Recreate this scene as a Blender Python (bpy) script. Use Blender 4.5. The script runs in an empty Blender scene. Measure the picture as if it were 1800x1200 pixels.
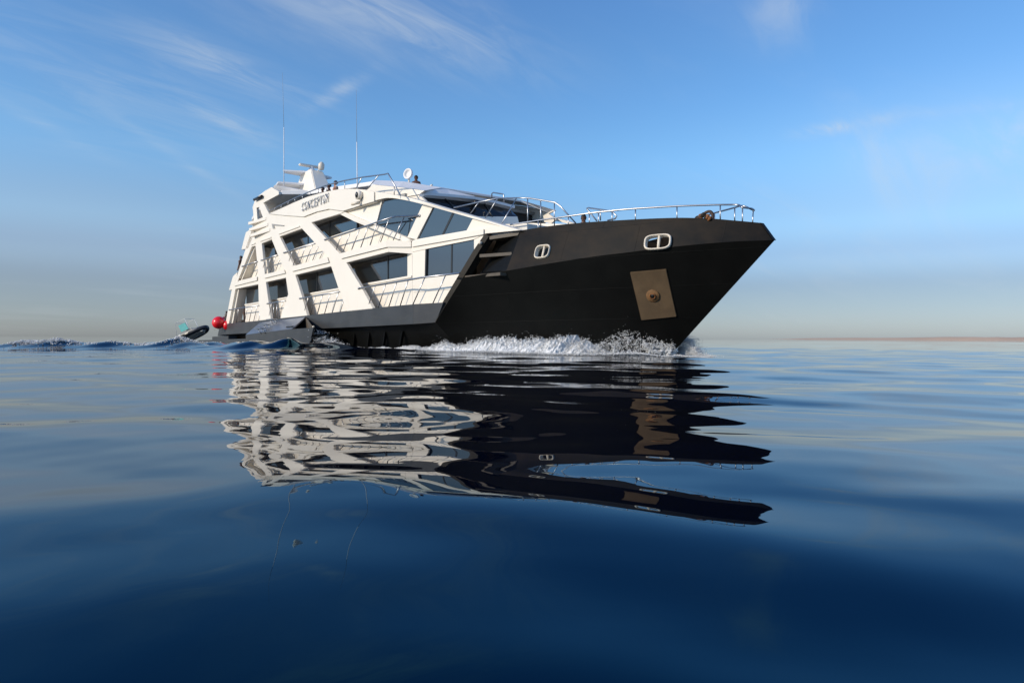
import bpy, bmesh, math, random
import numpy as np
from mathutils import Vector, Matrix, noise
from mathutils.geometry import tessellate_polygon
random.seed(7); rng = np.random.default_rng(7)
S = bpy.context.scene
COL = S.collection

# ------------------------------------------------------------------ camera
F = 1200.0                      # focal length in photograph pixels (1800 wide) = 24 mm
CAMZ = 0.54
ROLL, PITCH = 0.0047, -(600 - 593.73) / F
right, up, fw = Vector((1, 0, 0)), Vector((0, 0, 1)), Vector((0, 1, 0))
cf = fw * math.cos(PITCH) + up * math.sin(PITCH)
cu = up * math.cos(PITCH) - fw * math.sin(PITCH)
cr = right * math.cos(ROLL) + cu * math.sin(ROLL)
cu = cu * math.cos(ROLL) - right * math.sin(ROLL)
CAM = Vector((0, 0, CAMZ))
cd = bpy.data.cameras.new('camera'); co = bpy.data.objects.new('camera', cd); COL.objects.link(co)
cd.lens = 24; cd.sensor_width = 36; cd.sensor_fit = 'HORIZONTAL'; cd.clip_start = 0.05; cd.clip_end = 200000
co.matrix_world = Matrix(((cr.x, cu.x, -cf.x, 0), (cr.y, cu.y, -cf.y, 0), (cr.z, cu.z, -cf.z, CAMZ), (0, 0, 0, 1)))
S.camera = co

# ------------------------------------------------------------------ light, sky, exposure
SUN_AZ = math.radians(240)      # compass style from +Y clockwise: behind the viewer's left shoulder
SUN_EL = math.radians(24)
sdir = Vector((math.sin(SUN_AZ) * math.cos(SUN_EL), math.cos(SUN_AZ) * math.cos(SUN_EL), math.sin(SUN_EL)))
sl = bpy.data.lights.new('sun', 'SUN'); sl.energy = 3.5; sl.angle = math.radians(0.5); sl.color = (1.0, 0.87, 0.70)
so = bpy.data.objects.new('sun', sl); COL.objects.link(so)
so.rotation_euler = (-sdir).to_track_quat('-Z', 'Y').to_euler()
W = bpy.data.worlds.new('World'); S.world = W; W.use_nodes = True
wn, wl = W.node_tree.nodes, W.node_tree.links
wn.clear()
def WN(t, **k):
    n = wn.new(t)
    for a, b in k.items(): setattr(n, a, b)
    return n
sky = WN('ShaderNodeTexSky', sky_type='NISHITA', sun_disc=False, sun_elevation=SUN_EL, sun_rotation=SUN_AZ,
         altitude=0, air_density=1.0, dust_density=0.5, ozone_density=3.0)
tc = WN('ShaderNodeTexCoord'); sep = WN('ShaderNodeSeparateXYZ'); wl.new(tc.outputs['Generated'], sep.inputs[0])
def wmath(op, a, b=None, c=False):
    n = WN('ShaderNodeMath', operation=op, use_clamp=c)
    for i, v in enumerate((a, b)):
        if v is None: continue
        if isinstance(v, (int, float)): n.inputs[i].default_value = v
        else: wl.new(v, n.inputs[i])
    return n.outputs[0]
den = wmath('ADD', wmath('MAXIMUM', sep.outputs['Z'], 0.0), 0.16)
comb = WN('ShaderNodeCombineXYZ')
wl.new(wmath('DIVIDE', sep.outputs['X'], den), comb.inputs[0]); wl.new(wmath('DIVIDE', sep.outputs['Y'], den), comb.inputs[1])
def cloud(rot, scale, nscale, lo, hi, seed, dist):
    mp = WN('ShaderNodeMapping', vector_type='TEXTURE'); mp.inputs['Rotation'].default_value = (0, 0, math.radians(rot)); mp.inputs['Scale'].default_value = tuple(1 / q for q in scale)
    mp.inputs['Location'].default_value = (seed, seed * .7, 0)
    wl.new(comb.outputs[0], mp.inputs[0])
    nz = WN('ShaderNodeTexNoise'); nz.inputs['Scale'].default_value = nscale; nz.inputs['Detail'].default_value = 8
    nz.inputs['Roughness'].default_value = .62; nz.inputs['Distortion'].default_value = dist
    wl.new(mp.outputs[0], nz.inputs['Vector'])
    mr = WN('ShaderNodeMapRange', interpolation_type='SMOOTHSTEP'); mr.inputs[1].default_value = lo; mr.inputs[2].default_value = hi
    wl.new(nz.outputs[0], mr.inputs[0]); return mr.outputs[0]
c1 = cloud(48, (0.5, 1.9, 1), 1.6, .43, .78, 5.3, .6)
c2 = cloud(-25, (0.4, 1.0, 1), .9, .40, .68, 2.2, .2)
c3 = cloud(52, (.8, 2.6, 1), 3.4, .34, .72, 1.7, 1.2)
tot = wmath('MULTIPLY', wmath('MULTIPLY', c1, c2), .16)
def wisp(px, py, a, b, ang, amt, tex):
    """one streak of cirrus: centre direction, half length, half width, slant"""
    global tot
    d = (cf + cr * ((px - 900) / F) + cu * ((600 - py) / F)).normalized()
    e1 = (cr * math.cos(math.radians(ang)) - cu * math.sin(math.radians(ang))); e1 = (e1 - d * e1.dot(d)).normalized(); e2 = d.cross(e1)
    sq = None
    for e, w in ((e1, a), (e2, b)):
        dt = WN('ShaderNodeVectorMath', operation='DOT_PRODUCT'); wl.new(tc.outputs['Generated'], dt.inputs[0]); dt.inputs[1].default_value = e * (F / w)
        q = wmath('POWER', wmath('ABSOLUTE', dt.outputs['Value']), 2.0); sq = q if sq is None else wmath('ADD', sq, q)
    dt = WN('ShaderNodeVectorMath', operation='DOT_PRODUCT'); wl.new(tc.outputs['Generated'], dt.inputs[0]); dt.inputs[1].default_value = d
    g = wmath('MULTIPLY', wmath('POWER', 2.718, wmath('MULTIPLY', sq, -1.0)), wmath('GREATER_THAN', dt.outputs['Value'], 0.0))
    tot = wmath('ADD', tot, wmath('MULTIPLY', wmath('MULTIPLY', g, amt), wmath('ADD', wmath('MULTIPLY', tex, .85), .15)))
for a_ in ((690, 25, 210, 50, 18, .55, c3), (560, 70, 260, 60, 24, .22, c1), (395, 118, 120, 26, 22, .50, c3), (405, 216, 80, 14, 28, .42, c3), (598, 160, 52, 11, -30, .50, c3), (255, 238, 130, 8, 33, .42, c1), (28, 192, 80, 9, 28, .5, c1),
           (1372, 18, 45, 42, 60, .42, c3), (1482, 224, 52, 9, -8, .75, c3), (1735, 222, 200, 60, -8, .50, c1), (1650, 196, 90, 8, -5, .5, c1), (1620, 330, 260, 90, -12, .22, c1), (1040, 316, 55, 8, 8, .25, c1), (150, 140, 240, 70, 22, .22, c3), (330, 420, 260, 60, 25, .12, c1), (1500, 470, 330, 40, -4, .12, c1)):
    wisp(*a_)
one = wmath('ADD', 1.0, 0.0)
wisp(150, 420, 420, 110, 6, .22, one); wisp(1680, 300, 260, 130, -8, .13, one)
cm = wmath('MINIMUM', wmath('MULTIPLY', tot, .8), .6)
hs = WN('ShaderNodeHueSaturation'); hs.inputs['Saturation'].default_value = 1.0; hs.inputs['Value'].default_value = 1.0
wl.new(sky.outputs[0], hs.inputs['Color'])
# clear dry-air grade by elevation only, the same all round the compass: deeper blue aloft, softer horizon
gr = WN('ShaderNodeValToRGB'); el_ = gr.color_ramp.elements; gr.color_ramp.interpolation = 'EASE'
el_[0].position, el_[0].color = 0.0, (.36, .405, .555, 1); el_[1].position, el_[1].color = .55, (.54, .76, .98, 1)
for pos, c_ in ((.07, (.335, .355, .45, 1)), (.11, (.43, .47, .57, 1)), (.16, (.54, .64, .72, 1)), (.25, (.575, .785, .885, 1)), (.34, (.53, .76, .90, 1))):
    e_ = el_.new(pos); e_.color = c_
wl.new(wmath('MAXIMUM', sep.outputs['Z'], 0.0), gr.inputs[0])
gm = WN('ShaderNodeMix', data_type='RGBA', blend_type='MULTIPLY'); gm.inputs[0].default_value = 1
wl.new(hs.outputs[0], gm.inputs[6]); wl.new(gr.outputs[0], gm.inputs[7])
gs = WN('ShaderNodeVectorMath', operation='SCALE'); gs.inputs['Scale'].default_value = 2.0; wl.new(gm.outputs[2], gs.inputs[0])
mx = WN('ShaderNodeMix', data_type='RGBA'); wl.new(cm, mx.inputs[0]); wl.new(gs.outputs[0], mx.inputs[6]); mx.inputs[7].default_value = (6.0, 6.6, 7.1, 1)
bg = WN('ShaderNodeBackground'); bg.inputs[1].default_value = 0.105; wl.new(mx.outputs[2], bg.inputs[0])
wo = WN('ShaderNodeOutputWorld'); wl.new(bg.outputs[0], wo.inputs[0])
vs = S.view_settings; vs.view_transform = 'Standard'; vs.look = 'None'; vs.exposure = 0.0; vs.gamma = 1; vs.use_curve_mapping = False
S.render.engine = 'CYCLES'; S.render.resolution_x = 1024; S.render.resolution_y = 682
S.cycles.max_bounces = 6

# ------------------------------------------------------------------ ship frame: x forward, y to port, z up
def ray(px, py): return cf + cr * ((px - 900) / F) + cu * ((600 - py) / F)
fwd = -(ray(0, 609).normalized()); prt = up.cross(fwd).normalized(); sup = fwd.cross(prt)
CL = Vector((51.1, -17.2, 0.136))                   # the viewpoint in ship coordinates
RM = Matrix((fwd, prt, sup)).transposed()           # ship -> world rotation
ORG = CAM - RM @ CL
RT = RM.transposed()
A, B = -4.6, -4.0                                  # outer frame plane, deckhouse wall plane
def P(px, py, s):                                   # where a sight line meets a fore-and-aft surface of the ship
    d = RT @ ray(px, py)
    if callable(s): s = s(px)
    if isinstance(s, tuple):
        y0, k, x0 = s; t = (y0 + k * (CL.x - x0) - CL.y) / (d.y - k * d.x)
    else: t = (s - CL.y) / d.y
    return CL + d * t
def PX(px, py, x):
    d = RT @ ray(px, py); return CL + d * ((x - CL.x) / d.x)
def PZ(px, py, z):
    d = RT @ ray(px, py); return CL + d * ((z - CL.z) / d.z)
def PC(px, py, hb):                                 # on a vertical curved surface y = -hb(x)
    d = RT @ ray(px, py); lo, hi = 8.0, 25.0
    g = lambda t: (CL.y + d.y * t) + hb(CL.x + d.x * t)
    for _ in range(60):
        m = (lo + hi) / 2
        if g(m) < 0: lo = m
        else: hi = m
    return CL + d * lo
T2 = (B, 0.18, P(725, 434.5, B).x)                  # forward deckhouse wall, tapering to the bow
T1 = (A, 0.22, P(726, 534.6, A).x)                  # hull band, tapering to the bow

# ------------------------------------------------------------------ materials
GL_IOR = 1.75
def mat(name, col, rough=.5, metal=0., var=.06, nscale=3., bump=0., bscale=20., spec=.5, coat=0., stain=None, coords='Object'):
    m = bpy.data.materials.new(name); m.use_nodes = True
    n, l = m.node_tree.nodes, m.node_tree.links; b = n['Principled BSDF']
    b.inputs['Roughness'].default_value = rough; b.inputs['Metallic'].default_value = metal
    b.inputs['Specular IOR Level'].default_value = spec; b.inputs['Coat Weight'].default_value = coat
    t = n.new('ShaderNodeTexCoord'); z = n.new('ShaderNodeTexNoise'); z.inputs['Scale'].default_value = nscale; z.inputs['Detail'].default_value = 6
    l.new(t.outputs[coords], z.inputs['Vector'])
    r = n.new('ShaderNodeValToRGB'); e = r.color_ramp.elements
    e[0].position, e[1].position = .3, .7
    e[0].color = tuple(c * (1 - var) for c in col) + (1,); e[1].color = tuple(min(1, c * (1 + var)) for c in col) + (1,)
    l.new(z.outputs[0], r.inputs[0]); out = r.outputs[0]
    if stain:
        sc, lo, hi, amt, stc, stretch = stain
        mp = n.new('ShaderNodeMapping'); mp.inputs['Scale'].default_value = stretch; l.new(t.outputs[coords], mp.inputs[0])
        z2 = n.new('ShaderNodeTexNoise'); z2.inputs['Scale'].default_value = sc; z2.inputs['Detail'].default_value = 9; z2.inputs['Roughness'].default_value = .65
        l.new(mp.outputs[0], z2.inputs['Vector'])
        q = n.new('ShaderNodeMapRange'); q.inputs[1].default_value = lo; q.inputs[2].default_value = hi; q.inputs[4].default_value = amt
        l.new(z2.outputs[0], q.inputs[0])
        x = n.new('ShaderNodeMix'); x.data_type = 'RGBA'; l.new(q.outputs[0], x.inputs[0]); l.new(out, x.inputs[6]); x.inputs[7].default_value = (*stc, 1); out = x.outputs[2]
    l.new(out, b.inputs['Base Color'])
    if bump:
        z3 = n.new('ShaderNodeTexNoise'); z3.inputs['Scale'].default_value = bscale; z3.inputs['Detail'].default_value = 4; l.new(t.outputs[coords], z3.inputs['Vector'])
        bp = n.new('ShaderNodeBump'); bp.inputs['Strength'].default_value = bump; bp.inputs['Distance'].default_value = .05
        l.new(z3.outputs[0], bp.inputs['Height']); l.new(bp.outputs[0], b.inputs['Normal'])
    return m
M = {}
M['white'] = mat('white_paint', (.80, .735, .63), .42, var=.02, nscale=.8, bump=.02, bscale=1.2, stain=(2.2, .58, .85, .22, (.62, .52, .38), (2.6, 2.6, .35)))
M['greywhite'] = mat('pale_grey_paint', (.74, .73, .72), .45, var=.03, nscale=1.5)
M['hull'] = mat('black_hull_paint', (.0045, .0045, .0040), .5, var=.25, nscale=1.3, bump=.04, bscale=.7, spec=.12, stain=(3.5, .55, .9, .25, (.014, .013, .011), (.5, 1, .4)))
M['bulwark'] = mat('charcoal_bulwark_paint', (.0062, .0060, .0056), .5, var=.18, nscale=.7, bump=.03, bscale=.8, spec=.12, stain=(1.4, .42, .75, .8, (.027, .0185, .011), (.45, 1, .9)))
M['band'] = mat('steel_grey_paint', (.045, .047, .050), .4, var=.15, nscale=1.2, bump=.03, bscale=1., spec=.25, stain=(3., .5, .8, .5, (.075, .07, .06), (.3, 1, 2)))
M['fin'] = mat('brown_grey_paint', (.085, .066, .044), .5, var=.15, nscale=4)
M['ramp'] = mat('brushed_deck_plate', (.16, .18, .22), .3, var=.1, nscale=3, metal=.5)
M['glass'] = mat('tinted_glass', (.012, .017, .022), .03, var=.2, nscale=.6, spec=.95, bump=.012, bscale=.5)
M['glass'].node_tree.nodes['Principled BSDF'].inputs['IOR'].default_value = GL_IOR
for k_ in ('hull', 'bulwark'):
    n, l = M[k_].node_tree.nodes, M[k_].node_tree.links; t_ = next(q for q in n if q.type == 'TEX_COORD')
    sx_ = n.new('ShaderNodeSeparateXYZ'); cx_ = n.new('ShaderNodeCombineXYZ'); l.new(t_.outputs['Object'], sx_.inputs[0]); l.new(sx_.outputs[0], cx_.inputs[0]); l.new(sx_.outputs[2], cx_.inputs[1])
    br = n.new('ShaderNodeTexBrick'); br.inputs['Scale'].default_value = 1; br.inputs['Brick Width'].default_value = 2.3; br.inputs['Row Height'].default_value = .95; br.inputs['Mortar Size'].default_value = .012; br.inputs['Mortar Smooth'].default_value = .6; l.new(cx_.outputs[0], br.inputs['Vector'])
    b2 = n.new('ShaderNodeBump'); b2.inputs['Strength'].default_value = .35; b2.inputs['Distance'].default_value = .012; l.new(br.outputs['Fac'], b2.inputs['Height'])
    b1 = next(q for q in n if q.type == 'BUMP' and q is not b2); l.new(b1.outputs[0], b2.inputs['Normal']); l.new(b2.outputs[0], n['Principled BSDF'].inputs['Normal'])
M['strip'] = mat('dark_strip_paint', (.022, .019, .015), .5, var=.2, nscale=2, spec=.15)
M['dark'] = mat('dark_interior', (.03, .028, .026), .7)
M['steel'] = mat('stainless_steel', (.46, .46, .47), .34, metal=1., var=.05, nscale=6)
M['soffit'] = mat('soffit_grey', (.30, .29, .27), .6)
M['deckwhite'] = mat('pale_deck_paint', (.66, .63, .57), .6, var=.05)
M['teak'] = mat('teak_deck', (.30, .20, .12), .6, var=.2, nscale=6)
M['bronze'] = mat('weathered_steel_plate', (.108, .070, .036), .55, var=.18, nscale=2.5, bump=.05, bscale=5, stain=(2.5, .5, .8, .7, (.07, .042, .02), (1, 1, .4)))
M['rust'] = mat('rust', (.20, .075, .02), .8, var=.4, nscale=14, bump=.3)
M['cream'] = mat('cream_casting', (.70, .62, .50), .45, var=.05, nscale=6)
M['black'] = mat('black_plastic', (.012, .012, .012), .35)
M['red'] = mat('red_vinyl', (.75, .008, .012), .28, var=.05, nscale=2, coat=.3)
M['rubber'] = mat('grey_black_rubber', (.028, .030, .036), .5, var=.15)
M['teal'] = mat('teal_screen', (.09, .34, .32), .15, var=.1)
M['rope'] = mat('rope', (.40, .37, .30), .8)
M['foam'] = mat('sea_foam', (.70, .70, .69), .7, var=.10, nscale=7, bump=.6, bscale=14)
M['sand'] = mat('desert_sand', (.58, .40, .27), .9, var=.12, nscale=.004)
M['skin'] = mat('dark_skin', (.10, .045, .028), .5)
M['skin2'] = mat('tan_skin', (.32, .15, .09), .5)
M['hair'] = mat('black_hair', (.012, .010, .009), .6)
for k, c in dict(sh_black=(.02, .02, .022), sh_white=(.72, .70, .68), sh_grey=(.10, .13, .15), sh_maroon=(.10, .018, .015), tr_dark=(.025, .025, .03), tr_khaki=(.30, .25, .14), shoe=(.03, .025, .02)).items():
    M[k] = mat('cloth_' + k[3:], c, .85, var=.1, nscale=12)

# ------------------------------------------------------------------ mesh helpers
def link(name, me, material, parent=None):
    o = bpy.data.objects.new(name, me); COL.objects.link(o)
    if parent is not None: o.parent = parent
    if material is not None: me.materials.append(material)
    return o
def tag(o, label=None, cat=None, group=None, kind=None):
    for k, v in (('label', label), ('category', cat), ('group', group), ('kind', kind)):
        if v: o[k] = v
    return o
def empty(name, loc=(0, 0, 0)):
    o = bpy.data.objects.new(name, None); COL.objects.link(o); o.location = loc; o.empty_display_size = .2; return o
def finish(bm, name, material, parent=None, smooth=False, bevel=0.):
    bmesh.ops.remove_doubles(bm, verts=bm.verts, dist=1e-5)
    bmesh.ops.recalc_face_normals(bm, faces=bm.faces)
    if bevel:
        es = [e for e in bm.edges if len(e.link_faces) == 2 and e.calc_face_angle(0) > .6]
        bmesh.ops.bevel(bm, geom=es, offset=bevel, segments=2, affect='EDGES', clamp_overlap=True)
    me = bpy.data.meshes.new(name); bm.to_mesh(me); bm.free()
    if smooth:
        for p in me.polygons: p.use_smooth = True
    return link(name, me, material, parent)
def prism(bm, loops, off):
    """solid between a polygon (first loop, rest holes) and its copy moved by off"""
    off = Vector(off); tris = tessellate_polygon([[Vector(p) for p in lp] for lp in loops])
    flat = [Vector(p) for lp in loops for p in lp]
    a = [bm.verts.new(p) for p in flat]; b = [bm.verts.new(p + off) for p in flat]
    for t in tris:
        try: bm.faces.new([a[i] for i in t]); bm.faces.new([b[i] for i in reversed(t)])
        except ValueError: pass
    k = 0
    for lp in loops:
        n = len(lp)
        for i in range(n):
            j = (i + 1) % n; bm.faces.new((a[k + i], a[k + j], b[k + j], b[k + i]))
        k += n
def mir(p): return Vector((p[0], -p[1], p[2]))
def plate(name, out, s, thick, material, holes=(), parent=None, both=True, push=0., bevel=0.):
    """plate on the starboard side given by its corners as sighted; thickness runs inboard; a mirrored twin to port"""
    lo = [[P(x, y, s) + Vector((0, -push, 0)) for x, y in lp] for lp in [out, *holes]]
    res = []
    for side in ((0, 1) if both else (0,)):
        bm = bmesh.new(); L = lo if not side else [[mir(p) for p in lp] for lp in lo]
        prism(bm, L, (0, thick if not side else -thick, 0))
        res.append(finish(bm, name, material, parent, bevel=bevel))
    return res
def solid(name, pts, off, material, parent, both=False, bevel=0.):
    for side in ((0, 1) if both else (0,)):
        bm = bmesh.new(); prism(bm, [[mir(p) if side else Vector(p) for p in pts]], mir(off) if side else off)
        o = finish(bm, name, material, parent, bevel=bevel)
    return o
def box(name, lo, hi, material, parent=None, bevel=0., both=False):
    x0, y0, z0 = lo; x1, y1, z1 = hi
    return solid(name, [(x0, y0, z0), (x1, y0, z0), (x1, y1, z0), (x0, y1, z0)], (0, 0, z1 - z0), material, parent, both, bevel)
def grid(name, rows, material, parent=None, smooth=True, both=False, thick=None):
    """surface through rows of points"""
    for side in ((0, 1) if both else (0,)):
        bm = bmesh.new(); V = [[bm.verts.new(mir(p) if side else Vector(p)) for p in r] for r in rows]
        for i in range(len(V) - 1):
            for j in range(len(V[i]) - 1): bm.faces.new((V[i][j], V[i][j + 1], V[i + 1][j + 1], V[i + 1][j]))
        if thick:
            off = mir(thick) if side else Vector(thick)
            W2 = [[bm.verts.new(v.co + off) for v in r] for r in V]
            for i in range(len(V) - 1):
                for j in range(len(V[i]) - 1): bm.faces.new((W2[i][j], W2[i + 1][j], W2[i + 1][j + 1], W2[i][j + 1]))
            rim = [(i, 0) for i in range(len(V))] + [(len(V) - 1, j) for j in range(1, len(V[0]))] + [(i, len(V[0]) - 1) for i in range(len(V) - 2, -1, -1)] + [(0, j) for j in range(len(V[0]) - 2, 0, -1)]
            for q in range(len(rim)):
                (i, j), (k, l) = rim[q], rim[(q + 1) % len(rim)]
                bm.faces.new((V[i][j], V[k][l], W2[k][l], W2[i][j]))
        o = finish(bm, name, material, parent, smooth=False)
        if smooth:
            for p in o.data.polygons: p.use_smooth = True
            try: o.data.set_sharp_from_angle(angle=math.radians(28))
            except Exception: pass
    return o
def tube_bm(bm, pts, r, sides=8, r2=None):
    pts = [Vector(p) for p in pts]; rings = []
    for i, p in enumerate(pts):
        d = (pts[min(i + 1, len(pts) - 1)] - pts[max(i - 1, 0)]).normalized()
        a = d.orthogonal().normalized() if not rings else (pa - d * pa.dot(d)).normalized()
        pa = a; b = d.cross(a); rr = r if r2 is None else r + (r2 - r) * i / (len(pts) - 1)
        rings.append([bm.verts.new(p + (a * math.cos(2 * math.pi * k / sides) + b * math.sin(2 * math.pi * k / sides)) * rr) for k in range(sides)])
    for i in range(len(rings) - 1):
        for k in range(sides): bm.faces.new((rings[i][k], rings[i][(k + 1) % sides], rings[i + 1][(k + 1) % sides], rings[i + 1][k]))
    bm.faces.new(list(reversed(rings[0]))); bm.faces.new(rings[-1])
def tube(name, pts, r, material, parent=None, sides=8, r2=None):
    bm = bmesh.new(); tube_bm(bm, pts, r, sides, r2); return finish(bm, name, material, parent, smooth=True)
def spline(pts, n=6):
    pts = [Vector(p) for p in pts]; out = []
    for i in range(len(pts) - 1):
        p0, p1, p2, p3 = pts[max(i - 1, 0)], pts[i], pts[i + 1], pts[min(i + 2, len(pts) - 1)]
        for k in range(n):
            t = k / n; out.append(.5 * ((2 * p1) + (p2 - p0) * t + (2 * p0 - 5 * p1 + 4 * p2 - p3) * t * t + (3 * p1 - p0 - 3 * p2 + p3) * t ** 3))
    return out + [pts[-1]]
def lathe(name, prof, material, parent, loc, axis=(0, 0, 1), seg=20):
    bm = bmesh.new(); rings = []
    for r, h in prof: rings.append([bm.verts.new((max(r, 1e-4) * math.cos(2 * math.pi * k / seg), max(r, 1e-4) * math.sin(2 * math.pi * k / seg), h)) for k in range(seg)])
    for i in range(len(rings) - 1):
        for k in range(seg): bm.faces.new((rings[i][k], rings[i][(k + 1) % seg], rings[i + 1][(k + 1) % seg], rings[i + 1][k]))
    bm.faces.new(rings[0]); bm.faces.new(rings[-1])
    bmesh.ops.transform(bm, matrix=Matrix.Translation(loc) @ Vector(axis).to_track_quat('Z', 'Y').to_matrix().to_4x4(), verts=bm.verts)
    return finish(bm, name, material, parent, smooth=True)

# ------------------------------------------------------------------ sea
def smooth01(t): t = np.clip(t, 0, 1); return t * t * (3 - 2 * t)
WAVES = []
wr = np.random.default_rng(7124)
for lam, slope, spread, n in ((14, .00521, .43945, 3), (6.5, .002235, .52735, 4), (3.2, .015856, .70313, 5), (1.7, .027245, .70313, 6), (.95, .019621, .61524, 7), (.5, .0074975, .70313, 6), (.26, .0031103, .87891, 5)):
    for i in range(n):
        L = lam * wr.uniform(.78, 1.28); ph = wr.normal(0, spread) + math.radians(8)
        k = 2 * math.pi / L; WAVES.append((k * math.sin(ph), k * math.cos(ph), slope / k * math.sqrt(2. / n), wr.uniform(0, 6.28), L))
def seg_ridge(x, y, p0, p1, wid, amp):
    p0, p1 = np.array(p0), np.array(p1); d = p1 - p0; L = np.hypot(*d); d = d / L
    u = ((x - p0[0]) * d[0] + (y - p0[1]) * d[1]) / L; v = (x - p0[0]) * -d[1] + (y - p0[1]) * d[0]
    return amp * np.exp(-(v / wid) ** 2) * smooth01(u * 4 + .5) * smooth01((1 - u) * 3 + .5)
def S2W(x, y, z=0): return ORG + RM @ Vector((x, y, z))
_wk = [S2W(19.3, -6.3), S2W(12, -7.6), S2W(3, -8.8)]
_bw = [S2W(36.6, -.9), S2W(33.5, -3.0), S2W(27, -4.6), S2W(20, -5.2)]
WAKE = [((-7.0, 29.0), (-8.8, 26.5), .85, .28), ((-8.4, 26.6), (-11.2, 26.6), 1.0, .32), ((-10.6, 26.8), (-14.2, 29.5), 1.2, .16),
        ((-21.0, 26.5), (-17.6, 27.3), 1.2, .20), ((-18.2, 27.1), (-13.6, 29.4), 1.2, .24), ((-30, 33), (-24, 32), 1.2, .22), ((-26, 38), (-15, 37), 1.5, .20), ((-17, 41), (-12.5, 36.5), 1.3, .20)]
def sea_height(x, y):
    r = np.hypot(x, y) + .01; h = np.zeros_like(x)
    for kx, ky, a, p, L in WAVES:
        fade = np.clip(L / (r * .02) - 1, 0, 1) if L < 20 else 1
        h += fade * a * np.sin(kx * x + ky * y + p)
    for a, b, w_, am in WAKE: h += seg_ridge(x, y, a, b, w_, am) * (1 + .22 * np.sin(2.1 * x + 1.3 * y) + .14 * np.sin(4.7 * x - 2.2 * y + 1))
    for i in range(3): h += seg_ridge(x, y, _bw[i][:2], _bw[i + 1][:2], .55, .10)
    return h
rr = [0.25]
while rr[-1] < 40: rr.append(rr[-1] * 1.0085)
while rr[-1] < 60000: rr.append(rr[-1] * 1.05)
th = np.concatenate([np.radians(np.arange(-58, 58, .2)), np.radians(np.arange(58, 302, 2.))])
rr = np.array(rr); RR, TH = np.meshgrid(rr, th, indexing='ij')
XX, YY = RR * np.sin(TH), RR * np.cos(TH); ZZ = sea_height(XX, YY)
nr, nt = RR.shape
ver = np.stack([XX, YY, ZZ], -1).reshape(-1, 3)
ver = np.vstack([ver, [[0, 0, ZZ[0].mean()]]])
i, j = np.meshgrid(np.arange(nr - 1), np.arange(nt), indexing='ij'); j2 = (j + 1) % nt
quads = np.stack([i * nt + j, i * nt + j2, (i + 1) * nt + j2, (i + 1) * nt + j], -1).reshape(-1, 4)
cen = nr * nt
faces = quads.tolist() + [(cen, (k + 1) % nt, k) for k in range(nt)]
me = bpy.data.meshes.new('sea'); me.from_pydata(ver.tolist(), [], faces); me.polygons.foreach_set('use_smooth', [True] * len(me.polygons)); me.update()
wm = bpy.data.materials.new('sea_water'); wm.use_nodes = True; n, l = wm.node_tree.nodes, wm.node_tree.links; b = n['Principled BSDF']
b.inputs['Base Color'].default_value = (.00002, .0014, .0064, 1); b.inputs['Roughness'].default_value = .012; b.inputs['IOR'].default_value = 1.18
t = n.new('ShaderNodeTexCoord'); hsum = None
for sc, mpx, amp in ((.9, (.5, 1, 1), .005), (.22, (.45, 1, 1), .022), (3.2, (.5, 1, 1), .0005)):
    mp = n.new('ShaderNodeMapping'); mp.inputs['Scale'].default_value = mpx; mp.inputs['Rotation'].default_value = (0, 0, .1 + sc * .05); l.new(t.outputs['Object'], mp.inputs[0])
    z = n.new('ShaderNodeTexNoise'); z.inputs['Scale'].default_value = sc; z.inputs['Detail'].default_value = 3; z.inputs['Roughness'].default_value = .45; l.new(mp.outputs[0], z.inputs['Vector'])
    q = n.new('ShaderNodeMath'); q.operation = 'MULTIPLY'; q.inputs[1].default_value = amp; l.new(z.outputs[0], q.inputs[0])
    if hsum is None: hsum = q.outputs[0]
    else:
        a_ = n.new('ShaderNodeMath'); l.new(hsum, a_.inputs[0]); l.new(q.outputs[0], a_.inputs[1]); hsum = a_.outputs[0]
bp = n.new('ShaderNodeBump'); bp.inputs['Strength'].default_value = 1; bp.inputs['Distance'].default_value = 1; l.new(hsum, bp.inputs['Height'])
# water body colour under a Fresnel mirror; steep reflections dimmed to navy in its colour
df = n.new('ShaderNodeBsdfDiffuse'); df.inputs[0].default_value = (.00002, .0016, .0072, 1)
gl = n.new('ShaderNodeBsdfGlossy'); gl.inputs['Roughness'].default_value = .012
fn = n.new('ShaderNodeFresnel'); fn.inputs['IOR'].default_value = 1.27
rp = n.new('ShaderNodeValToRGB'); rp.color_ramp.elements[0].position, rp.color_ramp.elements[0].color = .04, (.10, .62, .95, 1)
rp.color_ramp.elements[1].position, rp.color_ramp.elements[1].color = .34, (1, 1, 1, 1)
ms = n.new('ShaderNodeMixShader')
for q in (df, gl, fn): l.new(bp.outputs[0], q.inputs['Normal'])
l.new(fn.outputs[0], rp.inputs[0]); l.new(rp.outputs[0], gl.inputs['Color']); l.new(fn.outputs[0], ms.inputs[0]); l.new(df.outputs[0], ms.inputs[1]); l.new(gl.outputs[0], ms.inputs[2])
n.remove(b); l.new(ms.outputs[0], n['Material Output'].inputs['Surface'])
tag(link('sea', me, wm), 'glassy dark blue sea with a gentle swell', 'sea', kind='structure')

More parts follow.
